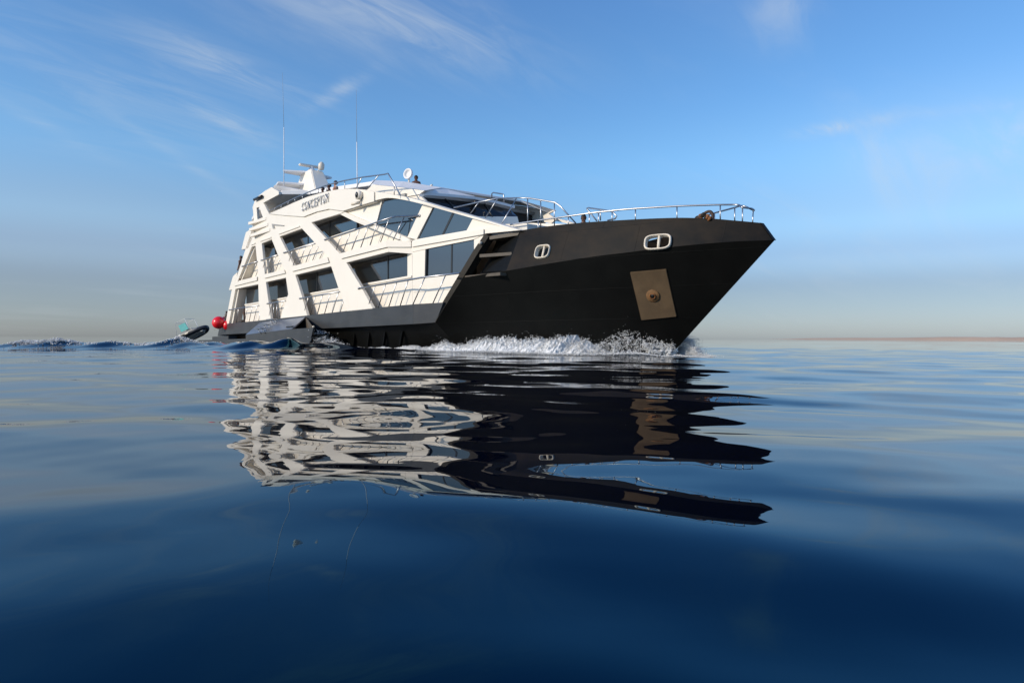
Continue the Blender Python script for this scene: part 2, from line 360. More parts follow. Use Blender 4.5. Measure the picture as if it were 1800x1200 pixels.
# distant desert coast on the right horizon
rows = []
for k in range(160):
    az = math.atan((1310 + k * 12 - 900) / F) ; D = 4200
    u = k / 159; hh = 21 * min(1, max(0, (u - .02) * 6)) ** .6 * (.75 + .35 * noise.noise((k * .07, 3, 0)) + .08 * noise.noise((k * .5, 1, 0))) + 5 * u
    if u < .06: hh *= u / .06
    d = Vector((math.sin(az), math.cos(az), 0)); rows.append([d * (D - 60) + Vector((0, 0, -1)), d * D + Vector((0, 0, hh * .6)), d * (D + 120) + Vector((0, 0, hh)), d * (D + 900) + Vector((0, 0, hh * .7)), d * (D + 1500) + Vector((0, 0, -2))])
tag(grid('coast', rows, M['sand']), 'low reddish desert coast along the right horizon', 'coast', kind='structure')

# ------------------------------------------------------------------ the yacht
Y = empty('motor_yacht'); Y.matrix_world = Matrix.Translation(ORG) @ RM.to_4x4()
tag(Y, 'large motor yacht with black hull and white slanted-frame superstructure under way', 'yacht')

# --- hull shell
hbK = lambda x: max(0., 4.16 - .22 * (x - 30) - .01763 * max(0, x - 30) ** 2)
hbT = lambda x: max(0., 3.18 - .15 * (x - 30.82) - .0217 * max(0, x - 30.82) ** 2)
kn_px = [(814, 488), (850, 482), (890, 476), (945, 466.5), (1000, 457.5), (1050, 450), (1100, 444), (1150, 437.5), (1200, 432), (1250, 427.5), (1300, 424)]
kn = [PC(x, y, hbK) for x, y in kn_px] + [P(1362, 422, 0)]
tp_px = [(916, 405), (958, 398.5), (1000, 393.5), (1050, 389.5), (1100, 386.5), (1150, 384), (1200, 382.8), (1250, 384.3), (1290, 387.5), (1318, 390)]
tp = [PC(x, y, hbT) for x, y in tp_px] + [P(1340, 392, 0)]
stem_top, stem_wl = P(1362, 422, 0), P(1190, 612, 0)
sx = lambda z: stem_wl.x + (z - stem_wl.z) * (stem_top.x - stem_wl.x) / (stem_top.z - stem_wl.z)
hbW = lambda x: 3.9 * (1 - math.exp(-max(0, sx(-.3) - x) / 4.2))
edge = [Vector((x, -4.3, .93)) for x in (0, 4, 8, 12, 16, 20, 24, 27)] + [P(766, 566.5, T1), P(790, 527, T1)] + kn
rows = []
for q in edge:
    f = min(1, max(0, (q.x - 30) / (stem_top.x - 30)))
    zb = -.9
    xw = q.x - (stem_top.x - sx(-.3)) * f ** 1.5; xb = q.x - (stem_top.x - sx(zb)) * f ** 1.5
    hw = hbW(xw); hb_ = hw * .82
    if q is kn[-1] or f >= 1: hw = hb_ = 0; xw = sx(-.3); xb = sx(zb)
    w = Vector((xw, -hw, -.3)); bt = Vector((xb, -hb_, zb))
    mid = q.lerp(w, .5) + Vector((0, .12 * (1 - f) , 0)); m2 = q.lerp(w, .8) + Vector((0, .06 * (1 - f), 0))
    rows.append([q, q.lerp(mid, .5), mid, m2, w, bt, Vector((xb, 0, zb - .5 * (1 - f)))])
grid('hull', rows, M['hull'], Y, both=True)
solid('transom', [(0, -4.3, .93), (0, 4.3, .93), (0, hbW(0), -.3), (0, -hbW(0), -.3)], (-.05, 0, 0), M['hull'], Y)
# rubbing band along the main deck, with its tapering forward end
band_out = [(392, 588), (552.7, 577.8), (660, 572.7), (726, 569.3), (726, 534.7), (655.5, 541.3), (540, 554.2), (456, 563.4), (390, 569.4)]
plate('hull_band', band_out, A, .5, M['band'], parent=Y)
plate('hull_band', [(726.2, 569.3), (766, 566.5), (779, 531.6), (726.2, 534.6)], T1, .5, M['band'], parent=Y)
solid('band_underside', [(.4, -4.45, .90), (29.0, -4.2, .90), (29.0, -3.5, .90), (.4, -3.5, .90)], (0, 0, .05), M['hull'], Y, both=True)
solid('stern_plate', [P(382.5, 590.5, A), P(385, 578, A), P(392, 570, A), P(392, 588, A)], (0, 9.2, 0), M['band'], Y)
for k in range(4):     # slanted louvre recesses low on the black side
    x0 = 21.6 + k * 1.55
    solid('hull_vent', [(x0, -4.175, .70), (x0 + .10, -4.175, .70), (x0 - .5, -3.985, .10), (x0 - .62, -3.985, .10)], (0, .10, 0), M['hull'], Y)

# --- bow bulwark plates with fairlead openings
def bulwark_side(side):
    rowsb = []
    K2 = spline(kn[2:], 4); T_ = spline(tp, 4)
    n_ = 60
    def samp(L, u):
        f = u * (len(L) - 1); i = min(int(f), len(L) - 2); return L[i].lerp(L[i + 1], f - i)
    for k in range(n_ + 1):
        u = k / n_; a, b_ = samp(K2, u), samp(T_, u)
        rowsb.append([a.lerp(b_, q / 6) for q in range(7)])
    return rowsb
bw_rows = bulwark_side(0)
def oval_cut(cx, cy, rx, rz, name='cut'):
    c = PC(cx, cy, lambda x: (hbT(x) + hbK(x)) / 2)
    dx = .02; tg = Vector((1, (hbT(c.x) - hbT(c.x + dx)) / dx, 0)).normalized(); nrm = Vector((-tg.y, tg.x, 0)); nrm = -nrm if nrm.y > 0 else nrm
    ks = min(range(len(bw_rows)), key=lambda i: abs(bw_rows[i][3].x - c.x)); upv = (bw_rows[ks][6] - bw_rows[ks][0]).normalized()
    nrm = tg.cross(upv).normalized(); nrm = -nrm if nrm.y > 0 else nrm; upv = nrm.cross(tg).normalized(); upv = upv if upv.z > 0 else -upv
    fr_ = bw_rows[ks]; q_ = fr_[0].lerp(fr_[6], min(1, max(0, (c.z - fr_[0].z) / (fr_[6].z - fr_[0].z)))); c = Vector((c.x, q_.y, c.z))
    return c, tg, nrm, upv
def oval_pts(rx, rz, seg=28, p=3.6):
    return [(rx * math.copysign(abs(math.cos(a)) ** (2 / p), math.cos(a)), rz * math.copysign(abs(math.sin(a)) ** (2 / p), math.sin(a))) for a in [2 * math.pi * k / seg for k in range(seg)]]
FL = [(957.5, 443, .30, .25), (1161, 426.3, .42, .25)]
for side in (0, 1):
    R_ = [[mir(p) if side else p for p in r] for r in bw_rows]
    o = grid('bulwark', R_, M['bulwark'], Y, thick=(0, -.07 if side else .07, 0))
    for cx, cy, rx, rz in FL:
        c, tg, nrm, upv = oval_cut(cx, cy, rx, rz)
        if side: c, tg, nrm, upv = mir(c), mir(tg), mir(nrm), mir(upv)
        bm = bmesh.new(); loop = [c + tg * a + upv * b_ for a, b_ in oval_pts(rx * .87, rz * .83)]
        prism(bm, [[p + nrm * .5 for p in loop]], nrm * -1.0); cutter = finish(bm, 'cutter', None)
        md = o.modifiers.new('b', 'BOOLEAN'); md.object = cutter; md.operation = 'DIFFERENCE'; md.solver = 'EXACT'
        cutter.parent = Y
        dg = bpy.context.evaluated_depsgraph_get(); me2 = bpy.data.meshes.new_from_object(o.evaluated_get(dg)); o.modifiers.clear()
        o.data = me2; bpy.data.objects.remove(cutter)
        # cast oval ring, roller
        bm = bmesh.new(); rings = []
        for (sc, off) in ((1.0, 0.0), (.985, .05), (.92, .075), (.855, .05), (.85, -.12)):
            rings.append([bm.verts.new(c + tg * a + upv * b_ + nrm * off) for a, b_ in oval_pts(rx * sc, rz * (1 - (1 - sc) * 1.25))])
        for i in range(len(rings) - 1):
            for k in range(28): bm.faces.new((rings[i][k], rings[i][(k + 1) % 28], rings[i + 1][(k + 1) % 28], rings[i + 1][k]))
        fo = finish(bm, 'fairlead', M['cream'], Y, smooth=True)
        tube('roller', [c + upv * -rz * .78 + tg * .03, c + upv * rz * .78 + tg * .03], .042 if rx > .3 else .036, M['cream'], fo)
        if rx < .3:
            for q in range(4): tube('grating_bar', [c - nrm * .25 + tg * .06 + upv * (-.1 + .065 * q), c - nrm * .25 + tg * .26 + upv * (-.1 + .065 * q)], .014, M['rust'], fo)
# foredeck and bulwark inner bracing
fd = [(33 + k * .5, hbK(33 + k * .5) - .25) for k in range(12)]
fdp = [Vector((x, -max(.05, w), 2.72)) for x, w in fd] + [Vector((x, max(.05, w), 2.72)) for x, w in reversed(fd)]
solid('foredeck', [(28.5, -3.2, 2.72)] + fdp + [(28.5, 3.2, 2.72)], (0, 0, -.08), M['teak'], Y)

# --- gill recess between the slanted strip and the bulwark
e0, e1 = PC(880, 479, hbK), PC(916, 405, hbT)
i0, i1 = Vector((29.4, -3.35, 1.2)), Vector((30.2, -2.5, 4.25))
inn = lambda p, k: Vector((29.3, p.y + k, p.z))
r0, r1 = [PC(880, 479, hbK), P(900, 443, lambda x: -(hbT(32.3) + hbK(32.3)) / 2), tp[0]], None
grid('gill_recess', [[kn[0] + Vector((0, .25, 0)), kn[1] + Vector((0, .05, 0)), kn[2]], [Vector((30.4, -3.2, 2.6)), Vector((31.0, -3.35, 2.75)), kn[2].lerp(tp[0], .02)],
     [Vector((30.5, -2.75, 3.4)), Vector((31.2, -2.9, 3.4)), kn[2].lerp(tp[0], .5)], [Vector((30.6, -2.4, 4.25)), Vector((31.3, -2.5, 4.2)), tp[0]]], M['hull'], Y, smooth=False, both=True)
strip = lambda px: A + .22 * (P(px, 520, T1).x - T1[2]) + (max(0, px - 766) / 94) * .52     # leans inboard as it rises
plate('slanted_strip', [(766, 566.6), (779, 531.4), (809.5, 480), (833.5, 440), (853.5, 411), (860.5, 415.5), (844, 440), (815, 488)], strip, .30, M['strip'], parent=Y, push=.03)
for (xa, ya), (xb, yb), th_ in (((860.5, 415.2), (915, 407), .12), ((843, 447), (900, 443), .11), ((817, 484.5), (880, 478.8), .10)):
    a = P(xa, ya, strip); b_ = P(xb, yb, lambda x: -(hbT(32.4) * .5 + hbK(32.4) * .5) if yb < 470 and yb > 420 else (-hbT(32.6) if yb < 420 else -hbK(31.8)))
    c_ = Vector((a.x - .1, a.y + 1.0, a.z)); d_ = Vector((b_.x, b_.y + .25, b_.z))
    solid('gill_fin', [a, b_ + Vector((0, -.02, 0)), d_, c_], (0, 0, -th_), M['fin'], Y, both=True)
lathe('deck_light', [(.03, 0), (.06, .02), (.06, .10), (.03, .13)], M['cream'], Y, P(849, 428, strip) + Vector((0, -.05, 0)), (0, -1, .2), 12)

# --- side frame: slanted pillars, deck edge beam, fascia and roof arch in one welded piece
frame_out = [(396, 569.6), (402.3, 568.9), (414, 507.8), (454, 499.5), (455.5, 563.2), (476, 561.2), (471.8, 528.8), (467.3, 495.8), (502.5, 488), (506.7, 517),
             (503, 527), (493, 559.4), (540, 554.6), (530.5, 520), (518.9, 483.3), (582, 468), (596, 510), (610, 547.4), (655.5, 542.6), (634.5, 503.8),
             (608.6, 461.5), (683, 442.7), (683, 422.3), (597, 445.6), (574, 420.5), (547, 391), (598.5, 375.4), (605, 372.2), (640, 361.2), (660, 355.2),
             (660, 336.8), (645, 333.9), (625, 332.3), (607.5, 332), (592.5, 333.2), (573.8, 336.8), (542.5, 345.2), (518.5, 355.3), (494.5, 366.2), (472.8, 375.6),
             (463, 356.5), (490, 342), (490, 336.8), (477, 329), (465, 336), (450, 347.5), (446.5, 356.5), (444, 364), (446, 385), (443.5, 400), (432, 436), (416, 487), (407, 511)]
holes = [[(442.5, 433.8), (449, 432), (454.3, 485), (418, 493.8)], [(460, 427.8), (477.5, 420.6), (489, 449.5), (499.5, 473.7), (465.5, 482)],
         [(491.5, 415.8), (530.5, 401.5), (555, 428.4), (575.8, 451.1), (516.5, 467.2)], [(451, 365.5), (455.5, 364), (462, 382), (452.5, 386)]]
plate('side_frame', frame_out, A, .14, M['white'], holes, Y, bevel=.025)
# deck edge mouldings and window head mouldings, proud of the frame between the pillars
for q in ([(414, 496.5), (453.5, 486), (453.5, 492.8), (413, 503)], [(468, 482.5), (501, 473.8), (503, 480.2), (466, 489.2)], [(516.8, 468.2), (577.5, 452.0), (580, 461.2), (514.8, 477.3)], [(598, 446.6), (682.6, 423.6), (682.6, 434.4), (601.5, 454.8)]):
    plate('deck_moulding', q, A, .03, M['white'], parent=Y, push=.07, both=False)
for q in ([(457.5, 422.5), (477, 416), (477.5, 418.2), (458, 424.8)], [(490.5, 409.3), (527, 396.3), (528, 398.6), (491, 412)], [(443.5, 428.5), (449, 426.5), (449.2, 428.6), (442, 431.2)]):
    plate('head_moulding', q, A, .03, M['white'], parent=Y, push=.05, both=False)
# raised upper fascia carrying the name
fas = [(472.8, 376.2), (494.5, 367), (518.5, 356), (542.5, 346), (573.8, 337.5), (592.5, 334), (607.5, 332.8), (625, 333), (645, 334.6), (660, 337.4), (660, 354.6), (640, 360.5), (605, 371.4), (580, 368), (558, 373), (535.6, 381.6), (500, 379)]
plate('name_fascia', fas, A, .03, M['white'], parent=Y, push=.06, bevel=.02)
plate('recess_ledge', [(478.6, 393.5), (500.8, 396), (499, 397.6), (482, 396.4), (484, 401.5), (480.5, 402)], A, .03, M['soffit'], parent=Y, push=.035, both=False)
for (xa, ya), (xb, yb) in (((444.5, 394.3), (468, 386.6)), ((446, 405.3), (471.5, 396.8)), ((448, 415.6), (475, 406.2))):   # three louvre fins on the quarter
    a, b_ = P(xa, ya, A), P(xb, yb, A)
    solid('louvre_fin', [a + Vector((0, -.28, -.05)), b_ + Vector((0, -.03, 0)), b_ + Vector((0, .1, 0)), a + Vector((0, .1, -.05))], (0, 0, .16), M['white'], Y)
# chamfered beam between frame and forward wall
cham = lambda px: A + (B + .0 - A) * min(1, max(0, (px - 683) / 42.))
plate('deck_beam', [(683, 422.3), (725, 423.2), (725, 446.0), (683, 442.7)], cham, .3, M['white'], parent=Y)
plate('deck_moulding', [(682.7, 423.6), (725, 424.5), (725, 434.3), (682.7, 434.4)], cham, .03, M['white'], parent=Y, push=.07, both=False)
# forward beam on the tapering wall
plate('deck_beam', [(725, 423.2), (731.5, 421), (820, 405.4), (850, 400), (885, 397), (916, 404.6), (855, 410.4), (833, 421.0), (750, 437.6), (725, 443)], T2, .25, M['white'], parent=Y, push=.02)
plate('deck_moulding', [(727, 424.5), (853, 403), (853, 412.2), (727, 434.2)], T2, .03, M['white'], parent=Y, push=.08, both=False)
# arch beam sweeping forward and down
_u0 = P(660, 394, A + .12); _u1 = P(746, 358, T2)
UP = (_u0.y, (_u1.y - _u0.y) / (_u1.x - _u0.x), _u0.x)
upw = lambda px: A + .12 if px < 660 else (UP if px < 746 else T2)
def PA(px, py): return P(px, py, upw) + Vector((0, -.18 * min(1, max(.1, (905 - px) / 120.)), 0))
top_e = [(660, 336.8), (682, 340.2), (704, 344.2), (736, 351), (790, 367), (850, 385), (885, 396), (914, 404.4)]
bot_e = [(660, 355.2), (674, 351.3), (690, 348.9), (711, 351.3), (744, 358.6), (832, 383.4), (870, 394.4), (900, 403)]
tt = spline([PA(x, y) for x, y in top_e], 5); bb = spline([PA(x, y) for x, y in bot_e], 5)
grid('arch_beam', [tt, bb], M['white'], Y, smooth=False, both=True, thick=(0, .35, 0))
# diagonal brace
plate('brace', [(598.5, 375.6), (606, 371.6), (659, 394.4), (716, 416.6), (727, 424), (712.5, 424), (665, 405.2), (626, 389.5)], upw, .30, M['white'], parent=Y, push=.09)

# --- deckhouse walls and windows
def wx(px, z, s=B): return P(px, 450, s).x
ZM, ZU, ZS = 1.70, 4.38, 6.50              # main, upper and sun deck levels
wallx0, wallx1 = P(431, 530, B).x, T2[2]
def wall_panels(z0, zs, x0, x1, nseam):
    """sill-height wall as two courses of separate panels with an open joint"""
    zmid = z0 + (zs - z0) * .52; n_ = nseam; w = (x1 - x0) / n_
    for r_, (za, zb) in enumerate(((z0 - .02, zmid - .006), (zmid + .006, zs))):
        for k in range(n_):
            box('wall_panel', (x0 + k * w + .003, B, za), (x0 + (k + 1) * w - .003, B + .08, zb), M['white'], Y)
wall_panels(ZM, 2.84, wallx0, wallx1 - .02, 8)
wall_panels(ZU, 5.46, P(441.7, 485, B).x, P(700, 410, B).x, 7)
for z0, xa, xb in ((2.84, wallx0, wallx1 - .02), (5.46, P(441.7, 485, B).x, P(626, 405, B).x)):
    box('window_sill', (xa, B - .05, z0), (xb, B + .1, z0 + .09), M['white'], Y, bevel=.01)
def win(out, s, push=0., mull=()):
    w = plate('window', out, s, .03, M['glass'], parent=Y, both=False, push=push)[0]
    for m_ in mull: plate('mullion', m_, s, .03, M['black'], parent=w, both=False, push=push + .012)
    return w
# lower deck windows (bays from the stern), upper deck windows
def bwin(x0, x1, z0, z1, name='window'):
    o = box(name, (x0, B + .05, z0), (x1, B + .09, z1), M['glass'], Y); return o
cuts = [P(431, 520, B).x + .05, P(458, 520, B).x, P(505, 510, B).x, P(556, 500, B).x, P(600, 500, B).x, P(680.5, 480, B).x, P(716, 470, B).x]
for k in range(len(cuts) - 1):
    o = bwin(cuts[k] + .05, cuts[k + 1] - .05, 2.93, 4.02)
    box('window_frame', (cuts[k + 1] - .05, B + .03, 2.93), (cuts[k + 1] + .05, B + .10, 4.02), M['black'], o)
box('wall_panel', (P(716.2, 470, B).x, B, 2.84), (T2[2] - .02, B + .08, 4.15), M['white'], Y)
cu_ = [P(447, 450, B).x, P(492, 430, B).x, P(540, 420, B).x, P(578, 400, B).x, P(626, 395, B).x]
for k in range(len(cu_) - 1):
    o = bwin(cu_[k] + .04, cu_[k + 1] - .04, 5.55, 6.42)
    box('window_frame', (cu_[k + 1] - .04, B + .03, 5.55), (cu_[k + 1] + .04, B + .10, 6.42), M['black'], o)
# white panel between brace and arch, pillars and the big forward windows
plate('wall_panel', [(626, 386), (600, 375), (604, 366), (640, 358), (673.2, 348), (661, 394.5), (716, 416.4), (725, 423), (712, 424), (665, 405.5), (626, 389.5), (606, 380)], upw, .08, M['white'], parent=Y)
win([(674, 352.5), (660.5, 394), (717, 417), (744.5, 358), (711, 350.5), (690, 347.5)], upw, -.04)
plate('window_pillar', [(744, 357), (762, 362), (731.8, 421), (716, 417)], upw, .1, M['white'], parent=Y)
win([(762, 362.5), (832.6, 383), (820.5, 405.5), (731.6, 420.8)], T2, -.05, [[(794, 372), (797.5, 373), (778, 413), (774.5, 413.6)]])
plate('wall_panel', [(832, 382.6), (870, 393), (885, 398), (860, 404), (820, 405.6)], T2, .08, M['white'], parent=Y)
# forward main deck wall and window
plate('wall_panel', [(725, 443), (750, 437.8), (748.8, 486.8), (810, 478.8), (779, 531.6), (725, 534.8)], T2, .08, M['white'], parent=Y)
plate('wall_joint', [(727, 513.4), (790, 508.6), (789.6, 509.3), (727, 514.1)], T2, .02, M['soffit'], parent=Y, push=.004, both=False)
win([(750, 437.6), (833.2, 421), (833.4, 440.6), (810, 479.5), (748.6, 487.2)], T2, -.05, [[(791.5, 429.2), (794, 428.8), (793.2, 481), (790.6, 481.4)]])
plate('window_frame', [(748, 436.5), (750.4, 436.5), (749.0, 487.2), (746.8, 487.4)], T2, .08, M['black'], parent=Y, both=False, push=.01)
plate('wall_panel', [(833.2, 420.5), (853, 411.5), (833.2, 441)], T2, .08, M['white'], parent=Y)
# decks, core of the house
solid('main_deck', [(.5, -4.4, ZM - .06), (28.0, -4.4, ZM - .06), (30.2, -3.9, ZM - .06), (30.2, 3.9, ZM - .06), (28, 4.4, ZM - .06), (.5, 4.4, ZM - .06)], (0, 0, .05), M['teak'], Y)
solid('upper_deck', [(3.3, -4.28, 3.98), (25.9, -4.28, 3.98), (T2[2], -3.7, 3.98), (32.4, -2.5, 3.98), (32.4, 2.5, 3.98), (T2[2], 3.7, 3.98), (25.9, 4.28, 3.98), (3.3, 4.28, 3.98)], (0, 0, .38), M['deckwhite'], Y)
solid('sun_deck', [(6.2, -4.28, 6.40), (22, -4.28, 6.40), (25.5, -3.6, 6.40), (25.5, 3.6, 6.40), (22, 4.28, 6.40), (6.2, 4.28, 6.40)], (0, 0, .12), M['soffit'], Y)
box('house_core', (wallx0 + .1, B + .12, ZM), (wallx1, -B - .12, 4.0), M['dark'], Y)
box('house_core', (cu_[0] + .1, B + .12, ZU), (25.3, -B - .12, 6.38), M['dark'], Y)
# aft bulwarks of the upper decks and aft pillar return
solid('aft_bulwark', [P(402, 510, A), P(409.5, 485, A), P(417, 478, A), P(416, 489, A), P(408, 509, A)], (0, 9.2, 0), M['white'], Y, bevel=.02)
for yy in (-4.45, 4.35): pass
solid('aft_bulwark', [P(424, 439, A), P(432, 408, A), P(443, 400.5, A), P(452, 398, A), P(436, 437, A)], (0, 9.2, 0), M['white'], Y, bevel=.02)
plate('aft_pillar_return', [(402.3, 568.5), (414, 508), (416, 508), (405, 568)], A, .55, M['white'], parent=Y, push=-.15)
plate('aft_pillar_return', [(418, 493.8), (442.5, 433.8), (444.5, 433.4), (420.5, 493)], A, .55, M['white'], parent=Y, push=-.15)

# --- hardtop roof, mast
h0, h1, h2 = P(464, 340, A), P(490, 340, A), P(541, 340, -3.25)
solid('hardtop', [(3.0, -3.4, 8.70), (h0.x - .6, -4.45, 8.70), (h1.x, -4.45, 8.70), (h2.x, -3.25, 8.70), (17.5, -1.2, 8.70), (17.5, 1.2, 8.70), (h2.x, 3.25, 8.70), (h1.x, 4.45, 8.70), (h0.x - .6, 4.45, 8.70), (3.0, 3.4, 8.70)], (0, 0, .22), M['greywhite'], Y, bevel=.02)
w0 = P(482, 325.4, -4.4); w1 = P(538, 335.6, -3.2)
solid('roof_wing', [w0, P(477, 334.5, -4.4), P(537, 337.6, -3.2), w1], (0, .5, 0), M['greywhite'], Y, both=True, bevel=.01)
solid('roof_support', [(4.0, -3.2, ZS), (5.2, -3.2, ZS), (7.2, -3.2, 8.7), (6.0, -3.2, 8.7)], (0, .2, 0), M['white'], Y, both=True)
bm = bmesh.new()
mb = [(2.2, -.75, 8.9), (8.6, -.75, 8.9), (8.6, .75, 8.9), (2.2, .75, 8.9)]; mt = [(4.3, -.42, 12.2), (6.2, -.42, 12.0), (6.2, .42, 12.0), (4.3, .42, 12.2)]
a = [bm.verts.new(p) for p in mb]; c_ = [bm.verts.new(p) for p in mt]
bm.faces.new(a); bm.faces.new(c_)
for k in range(4): bm.faces.new((a[k], a[(k + 1) % 4], c_[(k + 1) % 4], c_[k]))
mast = finish(bm, 'mast', M['white'], Y, bevel=.05)
for z_, xa, xb, span in ((12.0, 3.9, 5.2, 1.75), (11.15, 3.2, 5.2, 2.1)):
    for sd in (-1, 1):
        solid('mast_wing', [(xa + .1, sd * .35, z_), (xb, sd * .35, z_), (xb - .7, sd * span, z_ + .02), (xa + .15, sd * (span - .2), z_ + .02)], (0, 0, .13), M['greywhite'], mast, bevel=.02)
lathe('radar_pedestal', [(.28, 0), (.25, .15), (.16, .2), (.16, .34)], M['greywhite'], mast, (5.2, 0, 12.1))
box('radar_scanner', (4.95, -.85, 12.44), (5.3, .85, 12.58), M['white'], mast, bevel=.04)
lathe('camera_dome', [(.02, 0), (.16, .05), (.2, .2), (.2, .42), (.1, .55), (.03, .58)], M['cream'], mast, (6.5, .15, 11.95), (.25, 0, 1))
tube('camera_bracket', [(6.0, .1, 12.0), (6.5, .15, 12.2)], .04, M['greywhite'], mast)
def whip(xb, yb, ztop, xm, ym, xt, yt, yy):
    p0 = P(xb, yb, yy); p1 = P(xm, ym, yy); p2 = P(xt, yt, yy); base = Vector((p0.x, p0.y, ztop))
    o = tube('whip_antenna', [base, p1], .030, M['greywhite'], Y, 6, .022); tube('antenna_tip', [p1, p2], .011, M['soffit'], o, 5, .005)
whip(499, 335, 8.85, 499, 224, 496.5, 128, -3.9)
whip(628.5, 333, 6.5, 627.2, 250, 626.3, 158, -3.6)

# --- name, lamps, fittings
fc = bpy.data.curves.new('txt', 'FONT')
xs = [P(534.5 + k * 5.3, 372 - k * 1.93, A) for k in range(9)]
for k, ch in enumerate('CONCEPTUM'):
    cv = bpy.data.curves.new('letter', 'FONT'); cv.body = ch; cv.size = .60; cv.fill_mode = 'NONE'; cv.bevel_depth = .013; cv.bevel_resolution = 1; cv.resolution_u = 3; cv.shear = .12; cv.align_x = 'CENTER'
    to = bpy.data.objects.new('tmp', cv); COL.objects.link(to); dg = bpy.context.evaluated_depsgraph_get(); me3 = bpy.data.meshes.new_from_object(to.evaluated_get(dg)); bpy.data.objects.remove(to)
    me3.materials.clear(); wdt = max(v.co.x for v in me3.vertices) - min(v.co.x for v in me3.vertices)
    p = xs[k]; nxt = (xs[1] - xs[0]); 
    for v in me3.vertices:
        q = v.co.copy(); v.co = Vector((p.x + q.x * .36 / max(.30, wdt) + .1, A - .10 - q.z, p.z + q.y * 1.0))
    link('letter', me3, M['steel'], Y)
sp = P(637.5, 346, A) + Vector((0, -.1, 0))
spk = lathe('deck_speaker', [(.02, 0), (.17, .02), (.20, .1), (.20, .22)], M['white'], Y, sp + Vector((0, .05, .05)), (0, -1, 0))
lathe('speaker_cone', [(.01, 0), (.12, .0), (.13, .05), (.05, .09)], M['black'], spk, sp + Vector((0, -.14, .05)), (0, -1, 0))
tube('camera_body', [sp + Vector((0, -.05, -.26)), sp + Vector((-.3, -.28, -.32))], .07, M['cream'], spk); tube('camera_mount', [sp + Vector((0, .05, -.12)), sp + Vector((0, -.06, -.30))], .03, M['cream'], spk)
a, b_ = P(450.5, 351.5, A) + Vector((0, -.12, 0)), P(464, 345.3, A) + Vector((0, -.12, 0))
tube('tube_lamp', [a, b_], .085, M['black'], Y)
lathe('deck_speaker', [(.02, 0), (.12, .03), (.16, .14), (.10, .2)], M['black'], Y, P(501, 345.5, -3.6), (0, 0, -1))

# --- wheelhouse with brow
def yy_(y, x=26.8): return x - .012 * y * y
brow_t = [P(735, 342, -3.6), P(749, 338.2, -3.3), P(790, 341, -2.2), P(834, 345.5, -1.0), P(860, 350, -.2), P(905, 361.5, 1.2)]
zt = 6.42
front = lambda y: 26.85 - .004 * y * y
ys = [-3.6, -3.2, -2.4, -1.6, -.8, 0, .8, 1.25]
ys_full = [-3.6, -3.3, -2.4, -1.2, 0, 1.2, 1.3]
# brow slab: bevelled edge, spans from the starboard side past the middle of the house
E_ = [P(737, 341.5, -3.55), P(750, 338.3, -3.25), P(790, 341.2, -2.2), P(834, 345.6, -1.0), P(860, 350.2, -.2), P(885, 356, .6), P(905, 361.6, 1.2)]
WT = [PX(x, y, 26.62) for x, y in ((740, 346), (751, 347.5), (782, 350.4), (826, 354.8), (852, 359), (876, 363.4), (897, 368.5))]
WB = [PX(x, y, 27.35) for x, y in ((765, 372), (790, 376), (815, 379), (840, 380.4), (865, 380.8), (890, 380.6), (909.5, 380.8))]
grid('brow', [E_, [v + Vector((.0, 0, -.11)) for v in E_], WT], M['greywhite'], Y, smooth=False)
grid('brow_top', [E_, [v + Vector((-1.2, 0, .10)) for v in E_], [v + Vector((-2.2, 0, .12)) for v in E_]], M['greywhite'], Y, smooth=False)
grid('windscreen', [WT, WB], mat('dark_windscreen', (.008, .009, .011), .08, var=.1, spec=.25), Y, smooth=False)
for k in (2, 4): tube('windscreen_bar', [WT[k] + Vector((.02, 0, 0)), WB[k] + Vector((.02, 0, 0))], .035, M['black'], Y, 6)
grid('windscreen_wall', [WB, [Vector((v.x + .25, v.y + (.25 if k == 6 else 0), 4.3)) for k, v in enumerate(WB)]], M['white'], Y, smooth=False)
grid('roof_front', [[P(746, 335.2, -3.5), P(750, 338.1, -3.25), P(790, 341, -2.2), P(834, 345.4, -1.0)], [P(746, 334.6, -3.5), P(765, 332.6, -2.8), P(786, 333, -2.0), P(834, 344.8, -.9)]], M['greywhite'], Y, smooth=False)
ed = [P(650, 336, -3.5), P(656, 324, -3.5), P(663, 325, -3.5), P(700, 328.5, -3.5), P(746, 334.8, -3.5), P(737, 341.5, -3.5)]
rd = [P(654, 316.5, -2.5), P(654, 316.5, -2.5), P(672, 317.2, -2.5), P(710, 319, -2.5), P(776, 330, -2.1), P(800, 337, -1.4)]
grid('wheelhouse_roof', [ed, rd, [Vector((p.x, 2.2, p.z)) for p in rd], [Vector((p.x, 3.5, p.z)) for p in ed]], M['greywhite'], Y, smooth=False)
# wheelhouse side wall under the roof edge, down behind the arch beam
plate('wheelhouse_side', [(645, 334), (656, 324), (663, 325.4), (700, 329), (746, 335.2), (736, 342), (748, 353), (740, 362), (700, 352), (645, 345)], -3.5, .1, M['white'], parent=Y)
o = lathe('searchlight', [(.02, -.12), (.14, -.1), (.24, .02), (.255, .12), (.20, .13), (.18, .06), (.02, .03)], M['greywhite'], Y, P(719.3, 306.6, -2.0), (.35, -.9, .1))
tube('lamp_stem', [P(719, 311, -2.0), P(719, 322, -2.0)], .05, M['white'], o)
o = tube('vent_pipe', [P(757.5, 334, -2.0), P(757.5, 326, -2.0), P(759.5, 325.4, -2.0)], .045, M['white'], Y)
lathe('deck_speaker', [(.02, 0), (.12, .03), (.15, .12), (.08, .2)], M['black'], Y, P(837, 351.5, -1.0), (0, 0, -1))
